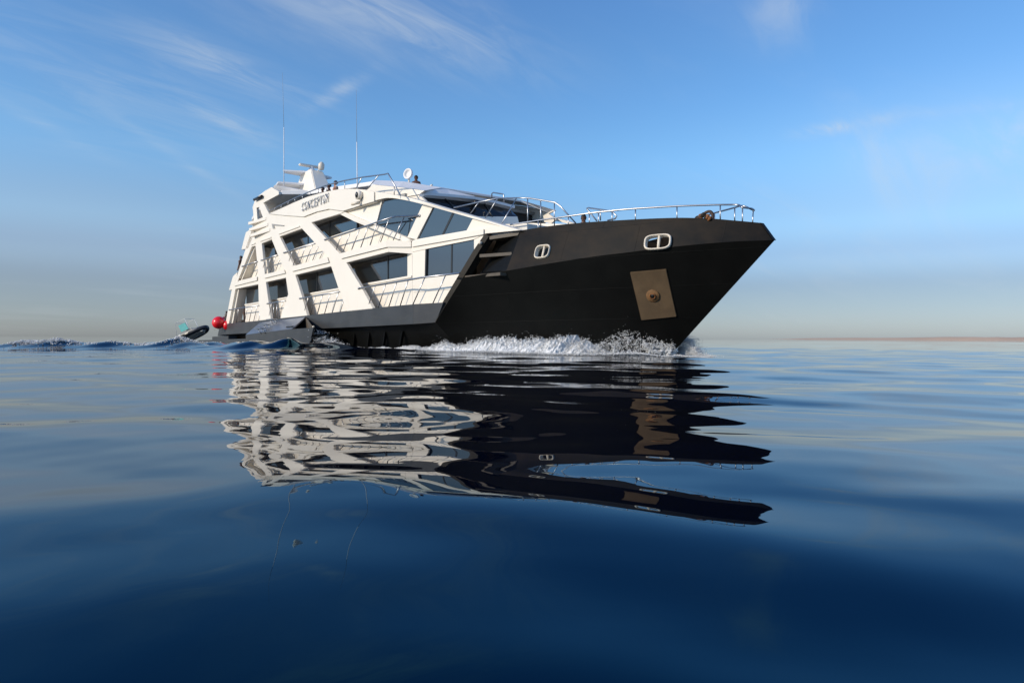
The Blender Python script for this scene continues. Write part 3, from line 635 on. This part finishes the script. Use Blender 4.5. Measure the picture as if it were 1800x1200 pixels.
# coachroof on the foredeck beyond the rails, with side windows
cr_t = [PX(905, 375, 31.5), PX(950, 380, 32.5), PX(995.5, 391, 33.5)]
grid('coachroof', [[Vector((27.3, .2, 5.35)), Vector((29.6, .0, 5.05)), Vector((32.6, 0, 4.55))], [Vector((27.3, 2.6, 5.40)), Vector((29.6, 2.4, 5.10)), Vector((32.6, 2.0, 4.62))]], M['white'], Y, smooth=False, thick=(0, 0, -.16))
grid('coachroof_window', [[Vector((27.4, .3, 5.2)), Vector((29.6, .15, 4.9)), Vector((32.2, .12, 4.42))], [Vector((27.4, .1, 4.4)), Vector((29.6, .0, 4.2)), Vector((32.2, .0, 4.1))]], M['glass'], Y, smooth=False)
for x_ in (28.6, 30.6): tube('window_pillar', [(x_, .1, 5.15 - (x_ - 27.4) * .13), (x_ - .1, -.02, 4.2)], .06, M['white'], Y)
box('coachroof_base', (27.3, -1.2, 2.7), (32.6, 2.6, 4.14), M['white'], Y)

# --- rails
def rail(pts, r=.026, posts=(), pr=.017, round_=False, n=5):
    o = tube('handrail', spline(pts, n) if round_ else pts, r, M['steel'], Y, 8)
    for a, b_ in posts: tube('post', [a, b_], pr, M['steel'], o, 6)
    return o
def deck_rail(p0, p1, posts, push=.0, s=A):
    """rail across a bay; posts as (x,y top) (x,y foot)"""
    q0, q1 = P(*p0, s), P(*p1, s); o = rail([q0 + Vector((0, -.04, 0)), q1 + Vector((0, -.04, 0))], .034)
    lathe('rail_flange', [(.05, 0), (.05, .03)], M['steel'], o, q0 + Vector((-.02, -.04, 0)), (1, 0, 0), 10)
    for (xa, ya), (xb, yb) in posts: tube('post', [P(xa, ya, s), P(xb, yb, s)], .020, M['steel'], o, 6)
deck_rail((404, 544.5), (456, 536.8), [((435, 539.5), (430, 566)), ((443.5, 538.5), (438, 565)), ((452, 537.5), (446, 564.2)), ((457, 551), (454.8, 563.4)), ((419.5, 541.5), (415.5, 567.5))])
deck_rail((471, 533.5), (503, 528.5), [((477.5, 533), (473, 554.5)), ((497.5, 529.5), (491, 558.6)), ((481, 532), (481, 560)), ((486.5, 531.2), (486.5, 559.4))])
deck_rail((528.5, 524.6), (598, 512.8), [((542, 522), (535.5, 545.2)), ((554.5, 520), (546, 553)), ((567, 518), (558, 552)), ((580.5, 516), (570.5, 551)), ((595, 514), (584, 549.5)), ((603.5, 530), (598, 548))])
q = [P(632, 506.8, A), P(720, 491.9, A), P(740, 488.2, T1), P(809, 480, T1)]
o = rail([v + Vector((0, -.03, 0)) for v in q], .036)
lathe('rail_flange', [(.055, 0), (.055, .03)], M['steel'], o, q[0] + Vector((-.02, -.03, 0)), (1, 0, 0), 10)
for (xa, ya), (xb, yb) in (((659.5, 503), (648.5, 534)), ((678, 499.5), (665, 540.5)), ((697.5, 496), (683.5, 539)), ((717.5, 492.8), (703.5, 537)), ((746.5, 488.5), (726, 534.6)), ((783, 484), (761, 532.8))):
    s_ = A if xb < 726 else T1
    tube('post', [P(xa, ya, A if xa < 726 else T1), P(xb, yb, s_)], .022, M['steel'], o, 6)
deck_rail((427, 468.3), (453.5, 459.8), [((450.5, 463), (442, 486.6)), ((453, 475), (449.5, 485.4))])
deck_rail((460.5, 457.6), (489, 448.6), [((467, 456), (462.5, 470.5)), ((476, 453), (466.5, 480.5)), ((485, 451), (475.5, 478)), ((492, 455.5), (484.5, 475.8))])
deck_rail((500.5, 444.3), (555, 428.4), [((514, 441), (508, 459)), ((526, 437.5), (515, 467)), ((537, 434), (526, 464)), ((549, 431.5), (537.5, 461)), ((559.5, 433.5), (549.5, 457.6)), ((567.5, 442.5), (562, 454.6))])
q = [P(572.5, 421.6, A), P(620, 406.2, A), P(660, 391.8, A), P(690, 382, A), P(697, 380.8, cham), P(738, 379.2, lambda px: UP)]
o = rail([v + Vector((0, -.03, 0)) for v in q], .034)
lathe('rail_flange', [(.05, 0), (.05, .03)], M['steel'], o, q[0] + Vector((-.02, -.03, 0)), (1, 0, 0), 10); lathe('rail_flange', [(.06, 0), (.06, .05)], M['steel'], o, q[-1] + Vector((0, .02, 0)), (0, -1, 0), 10)
for (xa, ya), (xb, yb) in (((600, 413), (591, 439)), ((615, 411), (603, 443)), ((631.5, 404.5), (618.5, 438.6)), ((647, 399), (634.5, 434.5)), ((662.5, 392.6), (651, 430.5)), ((684, 385), (669, 425.2)), ((710.5, 381.5), (691, 422.3))):
    tube('post', [P(xa, ya, A if xa < 700 else cham), P(xb, yb, A if xb < 684 else cham)], .021, M['steel'], o, 6)
# sun deck rail on the fascia
sr = [(472.5, 371.5), (495, 360), (519, 348), (545, 336.6), (573.6, 325.6), (605, 317.6), (637, 311.6), (665.5, 308), (676, 306.5), (682, 305), (704, 343.4)]
q = [P(x, y, A + .05) for x, y in sr]; o = rail(q, .030)
for xt, yt, xf, yf in ((483.5, 366, 483.5, 371), (494.5, 360.4, 494.5, 366), (506.5, 354.4, 506.5, 360.8), (518.5, 348.4, 518.5, 355.4), (531.5, 342.6, 531.5, 349.8), (545.5, 336.4, 545.5, 344), (559.5, 331.2, 559.5, 340), (574, 325.6, 574, 336.6), (591, 321.2, 591, 333.4), (606, 317.4, 606, 332.2), (636, 312, 625, 332.4), (666, 308, 643.5, 334), (693, 328, 693, 342)):
    tube('post', [P(xt, yt, A + .05), P(xf, yf + .6, A + .05)], .019, M['steel'], o, 6)
# bow pulpit
hbR = lambda x: max(0., hbT(x + .45) - .02) if x > 34 else hbT(x) - .2
bt_px = [(897, 395), (946, 387.5), (994.7, 380.7), (1045, 373.8), (1100, 368), (1145, 365), (1188.6, 362.5), (1228, 361), (1265, 360)]
q = [PC(x, y, hbR) for x, y in bt_px]
tip = P(1323, 367, 0.05)
q += [PC(1297, 360.2, hbR)]
q += [Vector((tip.x - .12, -.28, tip.z + .02)), Vector((tip.x, 0, tip.z)), Vector((tip.x - .12, .28, tip.z))]
q += [mir(v) for v in reversed(q[:10])]
o = rail(q, .026, round_=True, n=5)
for px, yt in ((946, 387.5), (999, 380), (1036, 375), (1052, 373), (1076, 370.6), (1117, 367), (1190, 362.5), (1266, 360.2)):
    tpp = PC(px, yt, hbR)
    for m_ in (0, 1):
        a = mir(tpp) if m_ else tpp; zf = None
        zt_ = min(tp, key=lambda v: abs(v.x - a.x)).z
        tube('post', [a, Vector((a.x, a.y, zt_ - .12))], .019, M['steel'], o, 6)
for s_ in (-1, 1): tube('post', [(tip.x - .12, s_ * .26, tip.z), (tip.x - .14, s_ * .24, tp[-1].z - .05)], .019, M['steel'], o, 6)
# rail along the forward wing to the foredeck
fr = lambda px: (P(px, 390, T2).y if px < 905 else -max(.2, hbT(PC(px, 390, hbT).x) - .45)) + .0
sr = [(798, 365), (842, 355.2), (876, 348.6), (909, 348), (928, 348), (950, 351.5), (976, 356), (985, 362.5), (1012, 392)]
o = rail([P(x, y, fr) for x, y in sr], .026)
for xt, yt, xf, yf in ((842, 355.2, 827, 375), (875, 349, 853, 383), (908, 348.4, 882, 393), (927.5, 348, 927.5, 402), (950.5, 351.6, 950.5, 400), (974.5, 356, 974.5, 398)):
    tube('post', [P(xt, yt, fr), P(xf, yf, fr)], .019, M['steel'], o, 6)
# small grab rail on the brow, loop rail at the fore hatch
rail([P(864.5, 350, -.2), P(864.5, 340.5, -.2), P(867, 338.6, -.2), P(883, 341, -.2), P(885.5, 342, -.2), P(885.5, 356, -.2)], .028)
q = [PC(1049, 388, lambda x: -.4), P(1033, 369, .4), P(1031.5, 366.5, .4), P(1034, 365.4, .4), P(1060, 369, .4), P(1077, 372, .4), P(1084, 380, .4), P(1081, 384.6, .4), P(1068, 387.5, .4)]
q[0] = P(1049, 388, .4); o = rail(q, .028)
tube('post', [P(1055.5, 368.5, .4), P(1055.5, 388, .4)], .022, M['steel'], o, 6)

# --- anchor pocket plate with rusty hawse hole
def PH(px, py):                      # on the black bow side: march to the shell
    best = None; d = RT @ ray(px, py)
    for row_i in range(len(rows_h) - 1):
        for j_ in range(4):
            a, b_, c_, e_ = rows_h[row_i][j_], rows_h[row_i][j_ + 1], rows_h[row_i + 1][j_ + 1], rows_h[row_i + 1][j_]
            from mathutils.geometry import intersect_ray_tri
            for tri in ((a, b_, c_), (a, c_, e_)):
                h = intersect_ray_tri(*tri, d, CL, True)
                if h is not None and (best is None or (h - CL).length < (best - CL).length): best = h
    return best
rows_h = rows
ap = [PH(1108, 478), PH(1171.5, 472.5), PH(1190, 555.5), PH(1128, 562)]
nrm = (ap[1] - ap[0]).cross(ap[2] - ap[0]).normalized(); nrm = nrm if nrm.y < 0 else -nrm
for side in (0, 1):
    pts = [p + nrm * .05 for p in ap]; off = nrm * -.14
    if side: pts = [mir(p) for p in pts]; off = mir(off)
    apo = solid('anchor_plate', pts, off, M['bronze'], Y, bevel=.012)
    cc = PH(1148, 519) + nrm * .07; nn = nrm
    if side: cc, nn = mir(cc), mir(nn)
    lathe('hole', [(.01, .012), (.068, .012), (.068, 0)], M['black'], apo, cc, nn, 16)  # flat black disc paints in the darkness inside the opening
    lathe('hawse_hole', [(.066, -.01), (.07, .02), (.085, .03), (.098, .02), (.10, 0)], M['rust'], apo, cc, nn, 18)
    lathe('rust_stain', [(.0, .0), (.20, .0), (.21, -.01)], mat('rust_stain', (.17, .085, .03), .8, var=.3, nscale=9), apo, cc - nn * .016, nn, 18)
# rusty shackle and chain on the stem head
sp_ = [P(1222, 386.5, -.75), P(1232, 380, -.7), P(1241, 373.5, -.65), P(1248, 372, -.62), P(1252.5, 377, -.6), P(1253, 388, -.6)]
o = tube('anchor_shackle', spline(sp_, 5), .045, mat('dark_rusty_iron', (.045, .022, .012), .7, var=.4, nscale=12), Y, 8)
for k, (x_, y_) in enumerate(((1226, 384), (1232, 380.5), (1237, 378), (1243, 381), (1240, 383.5), (1247, 384.5))):
    c = P(x_, y_, -.68); lathe('chain_link', [(.03, -.04), (.075, -.03), (.08, .03), (.03, .04)], M['rust'] if k % 2 else M['strip'], o, c, (math.sin(k * 2), math.cos(k * 3), .4), 10)

# --- sponson and boarding ramp on the starboard quarter, swim platform
s0, s1, s2, s3 = P(432, 588.3, -5.6), P(551, 575.8, -5.6), P(541.7, 613, -5.6), P(432, 612, -5.6)
solid('sponson', [s0, P(513, 578.2, -5.6), s1, s2, s3], (0, .05, 0), M['band'], Y)
r0, r1 = P(457, 566.6, A - .01), P(537, 556.6, A - .01)
rz = P(513, 578.2, -5.6)
bm = bmesh.new(); prism(bm, [[s0 + Vector((0, 0, .01)), rz + Vector((0, .0, .01)), r1, r0]], (0, .03, -.06)); finish(bm, 'boarding_ramp', M['ramp'], Y)
solid('sponson_end', [rz, s1, P(537, 556.8, A), P(537, 577, A)], (-.03, .02, 0), M['fin'], Y)
bm = bmesh.new(); prism(bm, [[s1, P(552.5, 577.6, A), P(552, 606, A), s2]], (-.05, 0, 0)); finish(bm, 'sponson_bow', M['band'], Y)
solid('sponson_floor', [s0 + Vector((0, .05, -.3)), s1 + Vector((0, .05, -.3)), s1 + Vector((0, 1.1, -.3)), s0 + Vector((0, 1.1, -.3))], (0, 0, -.05), M['hull'], Y)
lathe('tip_light', [(.02, 0), (.05, .02), (.05, .07), (.02, .09)], M['cream'], Y, s1 + Vector((0, 0, 0)), (0, 0, 1), 10)
def on_ramp(u, v): return (s0.lerp(rz, u)).lerp(r0.lerp(r1, u), v)
for px, py in ((482, 568.8), (471, 577.6), (461.5, 585)):
    best = min(((on_ramp(u / 30, v / 30)) for u in range(31) for v in range(31)), key=lambda w: (lambda c: (900 + F * c.dot(cr) / c.dot(cf) - px) ** 2 + (600 - F * c.dot(cu) / c.dot(cf) - py) ** 2)(RM @ (w - CL)))
    st_ = box('boarding_step', (best.x - .55, best.y - .30, best.z + .20), (best.x + .6, best.y - .02, best.z + .25), M['steel'], Y, bevel=.01)
    for dx in (-.25, .5): tube('step_bracket', [(best.x + dx, best.y - .16, best.z + .2), (best.x + dx + .1, best.y, best.z - .06)], .025, M['steel'], st_, 6)
c = on_ramp(.93, .22); box('ramp_slot', (c.x - .5, c.y - .1, c.z - .03), (c.x + .4, c.y + .08, c.z + .03), M['black'], Y)
box('platform_box', (P(382, 592, A).x, -4.95, .52), (P(411, 592, A).x, -4.4, .80), M['band'], Y, bevel=.01)
solid('swim_platform', [(-2.6, -5.6, .22), (s0.x, -5.6, .22), (s0.x, 5.6, .22), (-2.6, 5.6, .22)], (0, 0, .34), M['band'], Y, bevel=.02)

# ------------------------------------------------------------------ round fenders at the stern corner
def fender(name, c, r, label):
    prof = [(.03, r * 1.28), (.07, r * 1.26), (.09, r * 1.05)] + [(r * math.sin(a), r * math.cos(a) * 1.04) for a in [math.pi * (.09 + .91 * k / 14) for k in range(15)]]
    e_ = empty(name, ORG + RM @ c); tag(e_, label, 'fender', 'red fenders hung at the stern corner')
    ax_ = Vector((.45, .35, .55)).normalized(); lathe('ball', prof, M['red'], e_, (0, 0, 0), ax_); tube('rope', [ax_ * r * 1.25, ax_ * r * 1.6 + Vector((0, 0, .1)), ax_ * r * 2.0 + Vector((.1, .1, .3))], .02, M['rope'], e_, 6)
fender('round_fender', P(384.3, 566.8, -5.0), .43, 'larger red round fender hung outermost at the stern corner')
fender('round_fender', P(401, 571.5, -4.45), .36, 'smaller red round fender half hidden beside the larger one')

# ------------------------------------------------------------------ towed dinghy
dg0 = CAM + ray(321, 600) * 54; dg1 = CAM + ray(376, 580) * 54
D = empty('rubber_dinghy'); ax = Vector((.92, -.38, 0)).normalized(); pit = math.radians(19)
fx = (ax * math.cos(pit) + up * math.sin(pit)).normalized(); fy = up.cross(ax).normalized(); fz = fx.cross(fy)
D.matrix_world = Matrix.Translation(Vector((dg0.x + .15, 54, .04))) @ Matrix((fx, fy, fz)).transposed().to_4x4() @ Matrix.Scale(.92, 4)
tag(D, 'dark inflatable dinghy with teal windscreen towed bow-up behind the yacht', 'dinghy')
path = [(-.1, -.72, .30), (.9, -.75, .32), (1.8, -.68, .36), (2.4, -.42, .42), (2.72, 0, .46), (2.4, .42, .42), (1.8, .68, .36), (.9, .75, .32), (-.1, .72, .30)]
tube('tube_collar', spline(path, 5), .185, M['rubber'], D, 12)
tube('rub_strake', [Vector(p) + Vector((0, -.2 if p[1] < 0 else .2, .07)) for p in path[:4]], .035, M['cream'], D, 6)
grid('dinghy_hull', [[(x, -w, .22), (x, -w * .55, .02 + .05 * k), (x, 0, -.16 + .14 * k), (x, w * .55, .02 + .05 * k), (x, w, .22)] for k, (x, w) in enumerate(((0, .6), (.8, .6), (1.6, .55), (2.2, .35), (2.55, .05)))], M['cream'], D)
box('floor', (0, -.6, .2), (2.0, .6, .25), M['cream'], D); box('console', (.85, -.35, .25), (1.45, .35, .85), M['cream'], D, bevel=.04)
box('seat', (1.45, -.55, .35), (2.0, .1, .62), M['cream'], D, bevel=.04)
bm = bmesh.new(); prism(bm, [[Vector((1.35, -.5, .80)), Vector((.45, -.5, .80)), Vector((.25, -.45, 1.45)), Vector((1.05, -.45, 1.45))]], (0, .03, 0)); finish(bm, 'windscreen', M['teal'], D)
for pts in ([(1.5, -.5, .5), (1.2, -.5, 1.75), (.1, -.55, 1.72), (-.05, -.6, .45)], [(1.5, .5, .5), (1.2, .5, 1.75), (.1, .55, 1.72), (-.05, .6, .45)], [(1.2, -.5, 1.75), (1.2, .5, 1.75)], [(.1, -.55, 1.72), (.1, .55, 1.72)]):
    tube('frame_bar', pts, .018, M['greywhite'], D, 6)
om = box('outboard_motor', (-.42, -.18, .35), (-.06, .18, .78), M['greywhite'], D, bevel=.06); box('motor_leg', (-.3, -.07, -.35), (-.14, .07, .35), M['greywhite'], om)
box('name_patch', (1.25, -.945, .30), (1.62, -.935, .38), M['cream'], D)
tr = tube('tow_rope', [CAM + ray(376.5, 580) * 53.4, CAM + ray(381, 578.5) * 51.5, CAM + ray(386, 577) * 49.6], .025, M['rope'], None, 6)
tag(tr, 'pale tow rope running from dinghy bow to yacht stern', 'rope')

# ------------------------------------------------------------------ people
def person_mesh():
    V, E_, Rr = [], [], []
    def v(p, r, par=None):
        V.append(p); Rr.append(r); i = len(V) - 1
        if par is not None: E_.append((par, i))
        return i
    pel = v((0, 0, .95), .15); sp1 = v((0, 0, 1.12), .135, pel); ch = v((0, 0, 1.30), .16, sp1); sh = v((0, 0, 1.42), .12, ch); nk = v((0, .005, 1.50), .055, sh)
    h1 = v((.01, .0, 1.57), .072, nk); h2 = v((.0, .0, 1.64), .092, h1); v((-.01, 0, 1.70), .078, h2)
    v((.092, 0, 1.60), .014, h1)
    for s in (-1, 1):
        v((-.005, s * .088, 1.62), .016, h2)
        a = v((0, s * .17, 1.40), .065, sh); b_ = v((.0, s * .23, 1.14), .048, a); c = v((.07, s * .24, .90), .036, b_); pm = v((.09, s * .24, .83), .038, c)
        v((.125, s * .215, .80), .011, pm)
        for q in range(4):
            f1 = v((.06 + .022 * q, s * (.255 - .003 * q), .765), .0095, pm); v((.062 + .024 * q, s * (.245), .725 + .006 * abs(q - 1.5)), .0085, f1)
        hp = v((0, s * .095, .88), .11, pel); kn_ = v((.02, s * .11, .50), .065, hp); an = v((0, s * .115, .09), .045, kn_); hl = v((.02, s * .12, .045), .045, an); v((.16, s * .13, .035), .035, hl)
    me = bpy.data.meshes.new('person_body'); me.from_pydata(V, E_, []); o = bpy.data.objects.new('tmpp', me); COL.objects.link(o)
    o.modifiers.new('s', 'SKIN'); sv = me.skin_vertices[0].data
    for i, r in enumerate(Rr): sv[i].radius = (r, r); sv[i].use_root = (i == 0)
    ss = o.modifiers.new('u', 'SUBSURF'); ss.levels = ss.render_levels = 2
    dg = bpy.context.evaluated_depsgraph_get(); m2 = bpy.data.meshes.new_from_object(o.evaluated_get(dg)); bpy.data.objects.remove(o)
    for p in m2.polygons:
        p.use_smooth = True; z = p.center.z; arm = abs(p.center.y) > .2
        p.material_index = 3 if z < .09 else (0 if z > 1.47 else (1 if (z > .97 and not (arm and z < 1.08)) else (0 if arm and z < 1.08 and z > .6 else 2)))
    return m2
PM = person_mesh()
bm = bmesh.new(); bmesh.ops.create_icosphere(bm, subdivisions=3, radius=1)
bmesh.ops.delete(bm, geom=[v_ for v_ in bm.verts if v_.co.z < .05 and v_.co.x > -.2 or v_.co.z < -.35], context='VERTS')
for v_ in bm.verts: v_.co = Vector((v_.co.x * .112 - .012, v_.co.y * .100, v_.co.z * .112 + 1.655))
HM = bpy.data.meshes.new('hair'); bm.to_mesh(HM); bm.free(); HM.materials.append(M['hair'])
for p in HM.polygons: p.use_smooth = True
def person(px, py, floor, face, skin, shirt, trou, label, height=1.74, group=None):
    """head top sighted at px,py; stands on the deck at the given level"""
    p = PZ(px, py, floor + height); e_ = empty('person', ORG + RM @ Vector((p.x, p.y, floor)))
    e_.rotation_euler = (0, 0, face); s_ = height / 1.765; e_.scale = (s_, s_, s_)
    m_ = PM.copy(); m_.materials.clear()
    for k in (skin, shirt, trou, 'shoe'): m_.materials.append(M[k])
    b_ = bpy.data.objects.new('body', m_); COL.objects.link(b_); b_.parent = e_
    h_ = bpy.data.objects.new('hair', HM); COL.objects.link(h_); h_.parent = e_
    tag(e_, label, 'person', group or 'people aboard the yacht'); return p
HD = math.atan2(-.8, .6)
people = [person(1025, 377, 2.80, -1.9, 'skin', 'sh_grey', 'tr_dark', 'person on the foredeck whose head shows above the black bulwark'),
    person(731, 308.2, 6.52, -1.6, 'skin', 'sh_black', 'tr_dark', 'person in a black top on the roof beside the searchlight'),
    person(589.5, 317.5, 6.52, -2.6, 'skin2', 'sh_white', 'tr_dark', 'person in a white top at the sun deck rail near the mast'),
    person(578, 322.8, 6.52, -2.8, 'skin', 'sh_maroon', 'tr_dark', 'person in dark maroon beside the one in white on the sun deck'),
    person(567, 329, 6.52, -2.8, 'skin', 'sh_black', 'tr_dark', 'crouched dark-haired person farthest aft at the sun deck rail', 1.5),
    person(423.2, 449.5, 4.36, 3.0, 'skin', 'sh_grey', 'tr_dark', 'person in grey at the aft end of the upper deck'),
    person(443, 455, 4.36, -1.2, 'skin2', 'tr_khaki', 'tr_dark', 'person in khaki behind the aft rail of the upper deck'),
    person(422, 521, 2.05, 2.6, 'skin', 'sh_black', 'tr_dark', 'person in black standing in the aft main deck opening'),
    person(429, 527, 1.80, 0.4, 'skin', 'sh_maroon', 'tr_dark', 'person in maroon facing the one in black on the aft main deck'),
    person(398, 546.5, 1.70, 2.9, 'skin', 'sh_grey', 'tr_dark', 'person in a grey shirt behind the red fender at the stern', 1.5)]
q = people[7]; box('aft_step', (q.x - .5, q.y - .4, 1.69), (q.x + 1.2, q.y + 1.2, 1.80), M['teak'], Y); box('aft_step', (q.x - .5, q.y - .4, 1.81), (q.x + .42, q.y + 1.2, 2.05), M['teak'], Y)
for q in people: print('person head', [round(c, 2) for c in q])

# ------------------------------------------------------------------ foam and spray
def h_at(x, y): return float(sea_height(np.array([x], float), np.array([y], float))[0])
IV = np.array([(1, 0, 0), (-1, 0, 0), (0, 1, 0), (0, -1, 0), (0, 0, 1), (0, 0, -1)], float)
IF = np.array([(0, 2, 4), (2, 1, 4), (1, 3, 4), (3, 0, 4), (2, 0, 5), (1, 2, 5), (3, 1, 5), (0, 3, 5)])
def drops(name, cs, rs, label, st=None):
    cs, rs = np.array(cs), np.array(rs); n_ = len(cs)
    sc = rng.uniform(.6, 1.4, (n_, 1, 3)) * rs[:, None, None]
    if st is not None: sc = sc * np.array(st)[None, None, :]
    vv = cs[:, None, :] + IV[None] * sc * rng.uniform(.8, 1.2, (n_, len(IV), 1))
    ff = (IF[None] + (np.arange(n_) * len(IV))[:, None, None]).reshape(-1, 3)
    me = bpy.data.meshes.new(name); me.from_pydata(vv.reshape(-1, 3).tolist(), [], ff.tolist()); me.polygons.foreach_set('use_smooth', [True] * len(me.polygons)); me.update()
    return tag(link(name, me, M['foam']), label, 'foam', kind='stuff')
# bow wave: ridge of broken water along the starboard waterline (sighted crest / foot lines)
WLn = [(sx(-.2) + .25, -.05), (36.3, -.62), (35.4, -1.35), (34.2, -2.2), (32.5, -3.0), (30.5, -3.65), (28, -4.15), (25, -4.4), (22, -4.5), (20.3, -4.7)]
hts = [.60, 1.0, .95, .72, .66, .50, .28, .15, .09, .05]; wids = [.35, .6, .7, .8, .7, .55, .38, .28, .22, .18]
def wl_at(s_):
    i = min(int(s_), len(WLn) - 2); t_ = s_ - i; L = lambda q: q[i] + (q[i + 1] - q[i]) * t_
    return L([p[0] for p in WLn]), L([p[1] for p in WLn]), L(hts), L(wids)
def crest(x_, seed): return .70 + .42 * noise.noise((x_ * 1.3, seed, 5)) + .26 * noise.noise((x_ * 4.1, seed, 2)) + .16 * noise.noise((x_ * 11, seed, 1))
# solid body of tumbling water
NS, NV = 620, 22
bm = bmesh.new(); VV = []
for a in range(NS):
    s_ = 1.95 + 7.0 * a / (NS - 1); x_, y_, H, Wd = wl_at(s_); H *= crest(x_, 3.3) * min(1, .05 + (s_ - 1.95) / .75); row = []
    for b_ in range(NV):
        v = b_ / (NV - 1); ar = max(0, math.sin(math.pi * min(1, .30 + .72 * v))) ** .75
        n1 = noise.noise((x_ * 5, v * 4, 1)) + .7 * noise.noise((x_ * 13, v * 9, 4)) + .6 * noise.noise((x_ * 31, v * 20, 7)) + random.uniform(-.3, .3)
        w_ = S2W(x_ + .05 * n1, y_ + .25 - v * (Wd + .25) * (1 + .22 * noise.noise((x_ * 2.5, 9, 0)) + .1 * noise.noise((x_ * 9, 9, 0))), 0)
        row.append(bm.verts.new((w_.x, w_.y, H * ar * (.92 + .30 * n1) - .015)))
    VV.append(row)
for a in range(NS - 1):
    for b_ in range(NV - 1): bm.faces.new((VV[a][b_], VV[a + 1][b_], VV[a + 1][b_ + 1], VV[a][b_ + 1]))
tag(finish(bm, 'bow_wave', M['foam'], None, smooth=False), 'white ridge of broken water along the black hull', 'foam', kind='stuff')
cs, rs = [], []
def ridged(x, y, z): return 1 - abs(noise.noise((x, y, z))) * 3.2
for _ in range(60000):
    s_ = random.random() ** 1.25 * 8.8; x_, y_, H, Wd = wl_at(s_); H *= crest(x_, 3.3); v = random.random() ** .9
    lace = s_ < 2.5
    ar = max(0, math.sin(math.pi * min(1, .30 + .72 * v))) ** .75
    if lace:
        zz = H * 1.12 * random.random() ** .8 * (.35 + .65 * ar)
        if ridged(x_ * 5.0, (y_ - v) * 2.2, zz * 3.6) < .55 + .3 * (zz / H) * random.random() and random.random() < .93: continue
    else:
        zz = H * ar * (.75 + .5 * random.random() ** 2.2)
        if ridged(x_ * 7, v * 5, zz * 5) < .3 and random.random() < .7: continue
    w_ = S2W(x_ + random.gauss(0, .012), y_ + .1 - v * Wd, 0)
    cs.append((w_.x, w_.y, zz - .01)); rs.append(random.choice((.006, .009, .012, .017)) * (1.25 if zz < .2 else .9))
for _ in range(14000):      # sheet thrown to the port side ahead of the stem
    q_ = random.gauss(0, .42); x_ = sx(-.1) + .05 + q_; top = .95 * math.exp(-((q_ - .02) / .40) ** 2) * (.7 + .5 * noise.noise((q_ * 4, 1, 1)) + .25 * noise.noise((q_ * 13, 5, 1))) + .10 * math.exp(-((q_ - .5) / .5) ** 2)
    zz = top * random.random() ** .75
    if ridged(x_ * 6, zz * 4, 2) < .35 and random.random() < .7: continue
    w_ = S2W(x_, .30 + abs(random.gauss(0, .22)) + max(0, -q_) * .7, 0); cs.append((w_.x, w_.y, zz - .01)); rs.append(random.choice((.005, .008, .012)))
for _ in range(1500):
    u = random.random() ** 1.6; w_ = S2W(sx(-.2) + u * 1.6, -.1 + random.gauss(0, .12), 0); cs.append((w_.x, w_.y, h_at(w_.x, w_.y) + .01 + .12 * (1 - u) ** 3 * random.random())); rs.append(random.uniform(.005, .011))
for _ in range(4000):      # low apron of foam in front
    s_ = random.random() * 6; x_, y_, H, Wd = wl_at(s_); w_ = S2W(x_ + .25, y_ - Wd * (.9 + .5 * random.random() ** 2), 0); cs.append((w_.x, w_.y, h_at(w_.x, w_.y) + .01 + .03 * random.random())); rs.append(random.uniform(.006, .016))
drops('bow_wave_foam', cs, rs, 'lacy white foam and droplets of the bow wave')
cs, rs = [], []
for _ in range(220):      # droplets thrown up
    s_ = random.random() * 6; x_, y_, H, Wd = wl_at(s_); w_ = S2W(x_, y_ - random.random() * Wd * .7)
    cs.append((w_.x, w_.y, H * crest(x_, 3.3) * (1. + .7 * random.random() ** 3))); rs.append(random.uniform(.005, .011))
for _ in range(5000):     # spray at the sponson tip
    u = random.random() ** 1.4; w_ = S2W(19.7 + u * 2.6, -5.1 + random.gauss(0, .2) + u * .3); top = .85 * (1 - u) ** 1.3 + .06
    zz = top * random.random() ** .8
    if zz > .25 and ridged(w_.x * 3, w_.y * 3, zz * 4) < .5: continue
    cs.append((w_.x, w_.y, zz)); rs.append(random.uniform(.008, .024))
for _ in range(2500):
    u = random.random(); w_ = S2W(22 - u * 8, -5.3 - u * 1.1 + random.gauss(0, .12)); cs.append((w_.x, w_.y, h_at(w_.x, w_.y) + .02)); rs.append(random.uniform(.006, .022))
drops('spray', cs, rs, 'fine white spray thrown up at the sponson tip')
cs, rs = [], []
for (xa, ya), (xb, yb), n_, hh in (((-19.6, 27.0), (-17.7, 27.2), 3600, .11), ((-17.8, 27.4), (-14.3, 29.1), 1800, .03), ((-24, 33), (-18, 34), 1400, .05), ((-14.3, 29.2), (-13.2, 29.6), 3500, .12), ((-15.0, 38), (-14.2, 38.2), 500, .05), ((-23, 36), (-16, 37.5), 1200, .04)):
    for _ in range(n_):
        t_ = random.random(); x_ = xa + (xb - xa) * t_ + random.gauss(0, .12); y_ = ya + (yb - ya) * t_ + random.gauss(0, .3)
        if ridged(x_ * 4, y_ * 2, 3) < .35: continue
        cs.append((x_, y_, h_at(x_, y_) + random.random() ** 2 * hh * math.sin(math.pi * t_) ** .5)); rs.append(random.uniform(.008, .028))
drops('wake_foam', cs, rs, 'patches of white foam on the wake swells at left')
